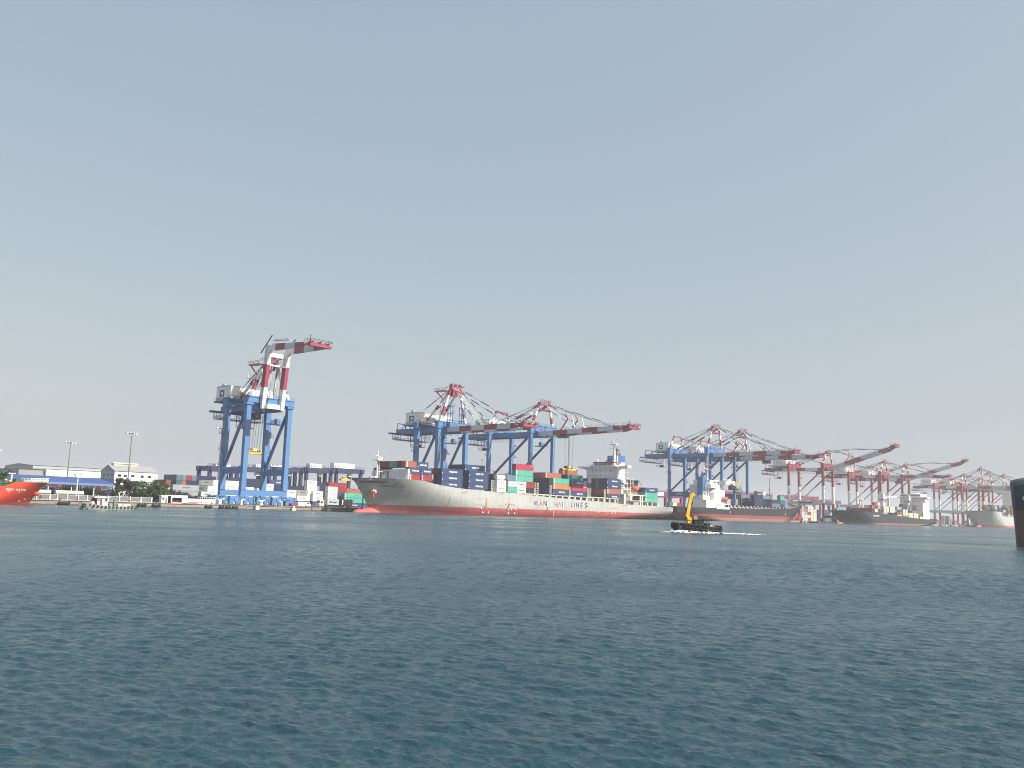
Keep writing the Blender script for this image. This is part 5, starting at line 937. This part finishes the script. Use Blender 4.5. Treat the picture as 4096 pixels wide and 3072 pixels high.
T=Thing('fire_hydrant_cabinet','red box on the quay beside the right crane wheels','box',(206,297.8,QZ)); T.part('cabinet',MB().prism([(205.2,QZ),(207,QZ),(206.8,2.6),(205.9,2.9),(205.3,2.4)],'y',297.4,298.4),[RED])
def rope(a,b,sag,lab,r=.045):
    mb=MB(); a=np.array(a,float); b=np.array(b,float); pts=[]
    for i in range(15): t=i/14; p=a+(b-a)*t; p[2]-=sag*4*t*(1-t); pts.append(tuple(p))
    mb.path(pts,r,0,5); solo('mooring_rope',mb,[ROPE],lab,'rope','mooring ropes',loc=tuple(a))
rope((224.6,279,12.2),(211.8,297.4,1.9),1.6,'upper mooring rope from the grey bow to the quay'); rope((225.2,278.6,11.9),(212.0,297.5,1.8),2.1,'second mooring rope from the grey bow, close under the upper one'); rope((231.5,273.0,11.7),(212.4,297.3,1.8),1.6,'long mooring rope crossing the grey bow plates'); rope((231.8,272.9,11.5),(212.2,297.2,1.7),2.2,'lowest mooring rope crossing the grey bow plates')
rope((110,287,6.0),(141.2,297.4,1.9),.8,'mooring rope from the red bow passing behind the boat cabin',.03); rope((108.5,291,6),(128.5,297.4,1.9),.5,'shorter mooring rope from the red bow to the quay',.03); rope((1096,280,13),(1052,297,1.9),2,'mooring rope of the far pale ship',.1)
# ---------------------------------------------------------------- trucks
def wheels(T,us,v,r=.5,w=2.3):
    for u in us:
        for s in (-1,1): h=T.part('wheel',MB().torus((u,v+s*w/2,QZ+r),(0,1,0),r*.68,r*.32,0,16,6),[RUBBER]); T.part('rim',MB().tube((u,v+s*w/2-.12,QZ+r),(u,v+s*w/2+.12,QZ+r),r*.42,0,10),[STEEL],h)
T=Thing('truck','white cab lorry pulling a trailer, parked left of the grey bow','truck',(236,312,QZ)); mb=MB()
mb.prism([(228.2,QZ+.55),(230.4,QZ+.55),(230.4,QZ+3.0),(228.5,QZ+3.0),(228.1,QZ+1.9)],'y',310.8,313.2); cb=T.part('cab',mb,[WHITE]); T.part('window',MB().box(228.6,229.7,310.74,310.8,QZ+1.8,QZ+2.6),[GLASS],cb); T.part('windscreen',MB().hexa([(228.02,311,QZ+1.95),(228.12,311,QZ+1.95),(228.12,313,QZ+1.95),(228.02,313,QZ+1.95),(228.4,311,QZ+2.8),(228.5,311,QZ+2.8),(228.5,313,QZ+2.8),(228.4,313,QZ+2.8)]),[GLASS],cb)
T.part('chassis',MB().box(228.4,247.5,311.1,312.9,QZ+.75,QZ+1.15),[DARK]); wheels(T,(229.2,231.9,233,244.2,245.4),312)
cont(232.0,310.8,QZ+1.16,6.06,'pale','pale container with Interasia lettering on the lorry trailer','containers on the lorry','int'); cont(239.2,310.8,QZ+1.16,6.06,'dark','dark brown container at the tail of the lorry trailer','containers on the lorry','bar')
def car(u,v,lab,mat,name='parked_car'):
    T=Thing(name,lab,'car',(u,v,QZ)); b=T.part('body',MB().prism([(u-2.1,QZ+.3),(u+2.1,QZ+.3),(u+2.1,QZ+.85),(u+1.5,QZ+.95),(u+.9,QZ+1.45),(u-1.0,QZ+1.45),(u-1.7,QZ+.95),(u-2.1,QZ+.8)],'y',v-.85,v+.85),[mat]); T.part('window',MB().prism([(u-1.35,QZ+.95),(u+1.15,QZ+.95),(u+.8,QZ+1.38),(u-.9,QZ+1.38)],'y',v-.88,v+.88),[GLASS],b); wheels(T,(u-1.3,u+1.3),v,.32,1.65)
T=Thing('van','white van parked behind the quay edge left of the lorry','van',(224,316,QZ)); b=T.part('body',MB().prism([(220.6,QZ+.35),(226.8,QZ+.35),(226.8,QZ+1.1),(226.0,QZ+1.9),(225.2,QZ+2.1),(220.6,QZ+2.1)],'y',315,316.9),[WHITE]); T.part('window',MB().box(225.0,225.9,314.94,315,QZ+1.2,QZ+1.75),[GLASS],b); wheels(T,(222,225.6),316,.34,1.7)
# ---------------------------------------------------------------- trees and bushes
def tree(u,v,zb,r,rz,n,lab,name='broadleaf_tree',seed=1,cols=((.05,.085,.03),(.075,.12,.035),(.035,.06,.03)),group='trees and bushes behind the fence',lf=.34):
    rg=random.Random(seed); T=Thing(name,lab,'tree',(u,v,QZ),group); mb=MB(); mb.tube((u,v,QZ),(u+.1,v,zb),.22,0,7,.14)
    for i in range(7): a=rg.random()*6.28; q=(u+r*.6*math.cos(a),v+r*.6*math.sin(a),zb+rz*(.2+.5*rg.random())); mb.tube((u+.1,v,zb-.5),q,.1,0,5,.03)
    T.part('trunk',mb,[paint('bark',(.10,.075,.05),.9,.4,3)]); mb=MB(); cl=[(u+(rg.random()*2-1)*r*.8,v+(rg.random()*2-1)*r*.7,zb+rz*(.1+.9*rg.random()),(.28+.3*rg.random())*min(r,rz),rg.randrange(3)) for _ in range(int(10+n/160))]
    for i in range(n):
        cu,cv,cz,cr,ck=rg.choice(cl); a=rg.random()*6.28; b=math.acos(2*rg.random()-1); q=cr*(rg.random()**.4); p=np.array((cu+q*math.sin(b)*math.cos(a),cv+q*math.sin(b)*math.sin(a),max(QZ+.1,cz+q*.8*math.cos(b))))
        d1=np.array([rg.gauss(0,1) for _ in range(3)]); d1/=np.linalg.norm(d1); d2=np.cross(d1,[rg.gauss(0,1) for _ in range(3)]); d2/=max(np.linalg.norm(d2),1e-6); s=lf*(.6+.8*rg.random()); k=len(mb.v); mb.v+=[tuple(p-d1*s),tuple(p+d2*s*.6),tuple(p+d1*s),tuple(p-d2*s*.6)]; mb.f.append((k,k+1,k+2,k+3)); mb.m.append(ck if rg.random()<.8 else rg.randrange(3))
    T.part('crown',mb,[paint('leaf_%.3f_%.3f'%(c[0],c[1]),c,.6,.3,2,streak=False) for c in cols])
DK=((.045,.055,.035),(.06,.07,.045),(.09,.085,.06))
G=((.05,.11,.03),(.075,.15,.04),(.03,.07,.025))
tree(147.0,318,3.0,2.3,6.3,2300,'dark thin casuarina tree at the right end of the blue roof','casuarina_tree',2,DK,lf=.3)
tree(150.4,317,2.8,2.2,5.8,1800,'second dark feathery tree beside the blue roof end','casuarina_tree',3,DK,lf=.3)
for i,(u,v,zb,r,rz,c,l) in enumerate(((153.6,316,3,2.9,5.0,G,'bright green bushy tree, left one of the green clump'),(157.6,317,3,3.1,5.4,G,'tallest bright green tree in the middle of the clump'),(161.6,317,3,2.8,5.0,G,'bright green tree at the right of the clump'),(165.2,318,2.4,2.4,4.4,DK,'dusty green shrub right of the green clump'),(168.8,318,2.2,2.2,3.6,DK,'dusty dark shrub above the white booth'),(172.5,318,2.0,2.2,3.2,DK,'thin dark shrub under the white container ends'),(176.4,318,1.8,1.9,2.4,DK,'low shrub left of the first crane legs'),(180.4,320,1.8,1.7,2.0,DK,'lowest shrub beside the first crane left leg'))): tree(u,v,zb,r,rz,2000 if c is G else 1100,l,'broadleaf_tree' if c is G else 'shrub',10+i,c,lf=.34 if c is G else .27)
DG=((.06,.075,.035),(.085,.10,.04),(.05,.06,.035))
for i,(u,v,r,h) in enumerate(((106,332,3.0,3.4),(112,330,2.8,3.0),(117.5,333,3.0,3.6),(123,330,2.6,3.0),(128,333,3.0,3.5),(133,331,2.8,3.2),(137.5,326,2.4,3.0),(141.5,330,3.0,3.8),(146,331,2.8,3.8))): tree(u,v,1.9,r,h,1300,f"dusty shrub in the shade under the blue roof, {ORD[i]} from the left",'shrub',30+i,DG if i!=6 else G,lf=.24)
u,z=qv(0,1895,318); tree(u-1,318,5,3.2,5.2,1800,'green tree crown at the left photo edge above the red ship','broadleaf_tree',50,G)
mb=MB(); 
for (a,b) in ((113.5,120.5),(122,131)): mb.tube((a,310,3.9),(b,310,3.9),.75,0,14)
T=Thing('storage_tank','long cream storage pipe tank lying behind the fence','tank',(122,310,QZ)); T.part('tank_body',mb,[CREAM],smooth=False); T.part('support',MB().box(114,114.6,309.5,310.5,QZ,3.3).box(129,129.6,309.5,310.5,QZ,3.3),[STEEL])
# ---------------------------------------------------------------- low black barge and small craft by the black ship
T=Thing('black_barge','low black barge with a domed cover lying at the black ship bow','barge',(690,288,0)); T.part('hull',MB().prism([(664,.9),(666,-.6),(697,-.6),(699,1.2),(697,1.2)],'y',284.5,293),[DARK]); T.part('cover',MB().ellipsoid((690,288,1.0),7.5,3.2,3.4,0,16,8),[paint('tarp_dark',(.05,.08,.09),.6,.4)],smooth=True)
T=Thing('pontoon','low dark pontoon bridge between the grey stern and the dark ship','pontoon',(438,292,0)); T.part('deck',MB().box(430,462,289,295.4,.9,1.25),[DECKM]); T.part('float',MB().box(434,438,289.5,295,-.5,.9),[RUBBER]); T.part('float',MB().box(452,456,289.5,295,-.5,.9),[RUBBER]); mb=MB(); mb.rail([(430,289.2,1.25),(462,289.2,1.25)],1,2,.05); T.part('handrail',mb,[DARK])
# ---------------------------------------------------------------- work boat (local frame: x forward, y to port)
def boathull(L,B,zs,bows,n=24,zb=-.5):
    mb=MB(); 
    for s in (-1,1):
        for i in range(n+1):
            t=i/n; x=-L/2+L*t; w=B/2*min(1,(1-max(0,(t-.72)/.28)**2.2)*.98+.02)*min(1,.86+.14*min(1,t/.12)); sh=interp(t,zs)
            for z,k in ((zb,.8),(0,.93),(sh*.6,1),(sh,1.02)): mb.v.append((x+(bows*(z/max(sh,.1)) if t>.9 else 0)*(t-.9)*10,s*w*k,z))
    for s in (0,1):
        o=s*(n+1)*4
        for i in range(n):
            for j in range(3): q=(o+4*i+j,o+4*i+4+j,o+4*i+5+j,o+4*i+1+j); mb.f.append(q if s==0 else q[::-1]); mb.m.append(0)
    e=(n+1)*4
    for i in range(n): a=4*i+3; mb.f.append((a,a+4,e+a+4,e+a)); mb.m.append(1)
    mb.f.append((0,1,2,3,e+3,e+2,e+1,e)); mb.m.append(0); return mb
d=np.array((88.5-102,210.3-212.8)); T=Thing('work_boat','low grey green work boat with white cabin and tyre fenders off the left quay','boat',(95.2,211.6,0),None,math.atan2(d[1],d[0])); BH=paint('boat_greygreen',(.34,.38,.33),.6,.5,1.5)
Hh=T.part('hull',boathull(13.6,3.6,[(0,.85),(.5,.85),(.8,1.15),(1,1.65)],.7),[BH,DECKM])
for i,x in enumerate(np.linspace(-6.4,5.6,13)): zz=.62+.5*max(0,(x-2)/4.5); T.part('tyre_fender',MB().torus((x,1.86,zz),(0,1,0),.2,.09,0,14,6),[RUBBER])
T.part('bow_fender',MB().torus((6.6,0,1.3),(1,0,0),.35,.2,0,12,6).torus((6.5,1.0,.9),(1,.6,0),.32,.18,0,12,6),[RUBBER])
K=T.part('cabin',MB().box(.6,3.3,-1.1,1.1,.85,2.75),[WHITE]); T.part('cabin_roof',MB().box(.3,4.3,-1.35,1.35,2.75,2.95).box(1.2,2.6,-.8,.8,2.95,3.15),[WHITE],K); T.part('door',MB().box(2.15,2.65,1.1,1.13,.95,2.5),[MAROON],K); T.part('window',MB().box(.8,1.4,1.1,1.12,1.9,2.5),[GLASS],K); T.part('window',MB().box(2.8,3.15,1.1,1.12,1.9,2.45),[GLASS],K); T.part('front_panel',MB().box(3.3,3.4,-1.1,1.1,1.3,2.6),[OOR],K)
mb=MB(); mb.box(-.6,.2,.2,1.2,.85,1.5,0); mb.box(-1.6,-.9,.3,1.2,.85,1.7,1); mb.box(-3.1,-1.9,.1,1.3,.85,1.45,2); mb.box(-4.4,-3.3,.2,1.2,.85,1.4,2); mb.ellipsoid((-5.2,.6,1.1),.7,.5,.3,2,10,6); mb.ellipsoid((4.2,.7,1.45),.5,.4,.45,2,10,6); mb.beam((-1.5,.4,1.6),(-1.7,.4,2.3),.5,.4,1); T.part('deck_gear',mb,[paint('gear_green',(.25,.35,.25),.7,.3),STEEL,CREAM])
# people on it? none can be made out.  --- tyre-hung crane boat in the foreground
hd=math.radians(14); Xc,Yc=-math.cos(hd),-math.sin(hd); du=math.cos(PHI)*Xc+math.sin(PHI)*Yc; dv=-math.sin(PHI)*Xc+math.cos(PHI)*Yc
T=Thing('crane_boat','black workboat hung with big tyres, yellow knuckle crane raised, white bow wave','boat',(138.2,80.6,0),None,math.atan2(dv,du)); BK=paint('boat_black_green',(.028,.04,.03),.6,.6,1.5,(.07,.07,.05))
Hh=T.part('hull',boathull(7.6,3.3,[(0,.95),(.35,1.0),(.55,1.4),(.8,1.5),(1,1.7)],.5,zb=-.4),[BK,BK])
T.part('push_knee',MB().box(3.3,3.9,-1.3,1.3,.15,1.25),[BK])
for y in (-1.0,-.35,.35,1.0): T.part('tyre_fender',MB().torus((4.05,y,1.2),(1,0,0),.36,.2,0,16,7),[RUBBER])
for (x,z,r) in ((2.6,.9,.30),(1.9,.85,.30),(.75,.72,.34),(-.1,.70,.35),(-.75,.62,.30),(-1.75,.48,.26),(-2.15,.46,.26),(-2.55,.45,.26),(-3.1,.45,.26)): T.part('tyre_fender',MB().torus((x,1.78,z+.28),(0,1,0),r*1.12,.16,0,18,7),[RUBBER])
for y in (1.0,.2,-.6): T.part('tyre_fender',MB().torus((-3.95,y,.85),(1,0,0),.36,.18,0,16,7),[RUBBER])
K=T.part('cabin',MB().box(-.9,.8,-.9,.9,.6,2.2).box(-1.1,1.0,-1.05,1.05,2.2,2.3),[BK]); T.part('window',MB().box(-.5,.3,.9,.94,1.6,2.05),[GLASS],K); mb=MB(); mb.box(.1,.75,-.5,.4,2.3,2.95); T.part('crate',mb,[paint('pink_grey',(.42,.27,.24),.7,.3)]); T.part('awning',MB().prism([(-2.9,2.15),(-1.0,2.3),(-1.0,2.42),(-2.8,2.33)],'y',-.9,.9),[BK])
mb=MB(); mb.box(-1.9,-1.2,.2,1.2,.6,1.7); mb.box(-2.6,-2.1,.1,.8,.6,1.5,1); mb.beam((-1.1,.9,2.2),(-2.6,1.2,1.2),.08,.08); mb.tube((-3.0,.2,.7),(-3.0,.2,1.1),.3,0,9); T.part('deck_gear',mb,[BK,CREAM]); T.part('mooring_line',MB().torus((-1.3,1.75,.72),(.1,1,0),.2,.05,0,10,5).torus((-1.35,1.8,.5),(.1,1,.1),.22,.05,0,10,5),[paint('yellow_rope',(.55,.50,.08),.8,.2)])
# yellow crane: base at x=1.6
mb=MB(); mb.beam((1.55,.2,1.0),(1.65,.2,2.6),.75,.75); mb.beam((1.6,.2,2.4),(2.0,.2,3.0),.6,.55); mb.box(1.2,2.1,-.25,.65,.9,1.2); CB=T.part('crane_base',mb,[YELLOW]); mb=MB(); mb.beam((2.0,.2,2.7),(1.45,.2,5.3),.62,.55,0,.5,.45); mb.beam((1.45,.2,5.2),(1.15,.2,6.55),.5,.45,0,.62,.6); mb.beam((1.1,.2,6.45),(.75,.2,6.65),.5,.5); mb.tube((.78,-.1,6.5),(.78,.5,6.5),.22,0,12); T.part('crane_boom',mb,[YELLOW],CB); mb=MB(); mb.tube((2.25,.2,2.2),(2.1,.2,4.2),.09,0,8); mb.tube((1.0,.2,6.2),(1.1,.2,4.6),.07,0,8); mb.beam((.9,.2,6.3),(1.0,.2,4.9),.16,.2); mb.box(1.35,2.05,-.2,.62,1.55,1.62); mb.box(1.35,2.05,-.2,.62,2.1,2.17); T.part('hydraulic_cylinder',mb,[DARK],CB)
# bow wave and wake: foam lying on the water
FO=bpy.data.materials.new('foam'); FO.use_nodes=True; t=FO.node_tree; b=t.nodes['Principled BSDF']; b.inputs['Base Color'].default_value=(.78,.82,.84,1); b.inputs['Roughness'].default_value=.8; n=t.nodes.new('ShaderNodeTexNoise'); n.inputs['Scale'].default_value=2.2; n.inputs['Detail'].default_value=6; tc=t.nodes.new('ShaderNodeTexCoord'); mp=t.nodes.new('ShaderNodeMapping'); t.links.new(tc.outputs['Object'],mp.inputs[0]); t.links.new(mp.outputs[0],n.inputs['Vector']); mr=t.nodes.new('ShaderNodeMapRange'); mr.inputs[1].default_value=.44; mr.inputs[2].default_value=.54; t.links.new(n.outputs[0],mr.inputs[0]); t.links.new(mr.outputs[0],b.inputs['Alpha'])
rg=random.Random(9); mb=MB(); h0=T.o.matrix_basis.copy() if False else None
bu,bv=138.2,80.6; fx,fy=du,dv; px_,py_=-dv,du      # forward and port axes of the crane boat
if px_*bu+py_*bv>0: px_,py_=-px_,-py_           # make it point to the camera side
def foam(x,y,z=.12): return (bu+fx*x+px_*y,bv+fy*x+py_*y,z)
def ridge(x0,x1,y0,y1,h,w,n=26):
    global mb
    for i in range(n):
        t=i/(n-1); x=x0+(x1-x0)*t; y=y0+(y1-y0)*t; hh=h*(.5+.5*math.sin(math.pi*min(1,t*1.1+.1)))*(.7+.6*rg.random()); mb.ellipsoid(foam(x,y+rg.uniform(-.2,.2),.05),.16+w*rg.random(),.16+w*rg.random(),hh,0,7,5)
ridge(5.2,.5,1.0,2.3,.42,.5,70); ridge(5.0,1.5,1.6,3.2,.22,.55,45); ridge(1.5,-4.4,2.2,2.4,.24,.38,70); ridge(-3.8,-11,1.4,1.8,.15,.45,60); ridge(-4,-11,2.4,3.6,.08,.32,40); ridge(4.9,7.2,.9,1.6,.08,.35,18)
solo('bow_wave_foam',mb,[FO],kind='stuff',loc=(138,80,0),smooth=True)

# ---------------------------------------------------------------- past 300 containers: keep the ones that show largest, the rest become one object
def trim(limit=292):
    bpy.context.view_layer.update(); dg=bpy.context.evaluated_depsgraph_get(); L=[o for o in C.objects if o.name.startswith('shipping_container')]; sc_=[]
    hz_=bpy.data.objects['haze']; hz_.hide_viewport=True; bpy.context.view_layer.update(); dg=bpy.context.evaluated_depsgraph_get()
    for o in L:
        M=o.matrix_world; bb=[M@Vector(b) for b in o.bound_box]; c=sum(bb,Vector())/8; hit=0; n=0; ext=max((b-c).length for b in bb)
        h=(o.bound_box[6][0],CW/2); 
        for fx_ in (-.4,0,.4):
            for fz in (.2,.8):
                for P_ in (Vector((o.bound_box[6][0]*2*fx_,CW/2*(-1),CH*fz)),Vector((o.bound_box[6][0]*(-1),CW*fx_,CH*fz)),Vector((o.bound_box[6][0],CW*fx_,CH*fz))):
                    p=M@P_; d=p-camo.location; 
                    ok,loc,nr,ix,ob,mm=bpy.context.scene.ray_cast(dg,camo.location,d.normalized(),distance=d.length+.5); n+=1
                    if ok and (ob.name==o.name or (ob.parent and ob.parent.name==o.name)): hit+=1
        dep=c.dot(Vector(FW)); xs=(c.dot(Vector(RC)))/dep*FPX
        if abs(xs)>2048+120: hit=0
        sc_.append((hit/n*(ext*FPX/dep)**2,o))
    hz_.hide_viewport=False; sc_.sort(key=lambda t:-t[0]); print('containers',len(L),'seen',sum(1 for s,_ in sc_ if s>0)); rest=[o for s,o in sc_[limit:] if s>0]+[o for s,o in sc_[:limit] if s<=0]; hid=[o for s,o in sc_[limit:] if s<=0]
    rest+=hid; V=[]; F=[]; Mi=[]; mats=[]
    for o in rest:
        me=o.data; b=len(V); V+=[tuple(o.matrix_world@v.co) for v in me.vertices]; idx=[]
        for m in me.materials:
            if m not in mats: mats.append(m)
            idx.append(mats.index(m))
        for p in me.polygons: F.append(tuple(b+i for i in p.vertices)); Mi.append(idx[p.material_index])
    if rest:
        me=bpy.data.meshes.new('distant_containers'); me.from_pydata(V,[],F); [me.materials.append(m) for m in mats]; me.polygons.foreach_set('material_index',Mi); me.update(); q=bpy.data.objects.new('distant_containers',me); C.objects.link(q); q['kind']='stuff'
    for o in rest:
        for ch in list(o.children): bpy.data.objects.remove(ch)
        bpy.data.objects.remove(o)
trim()
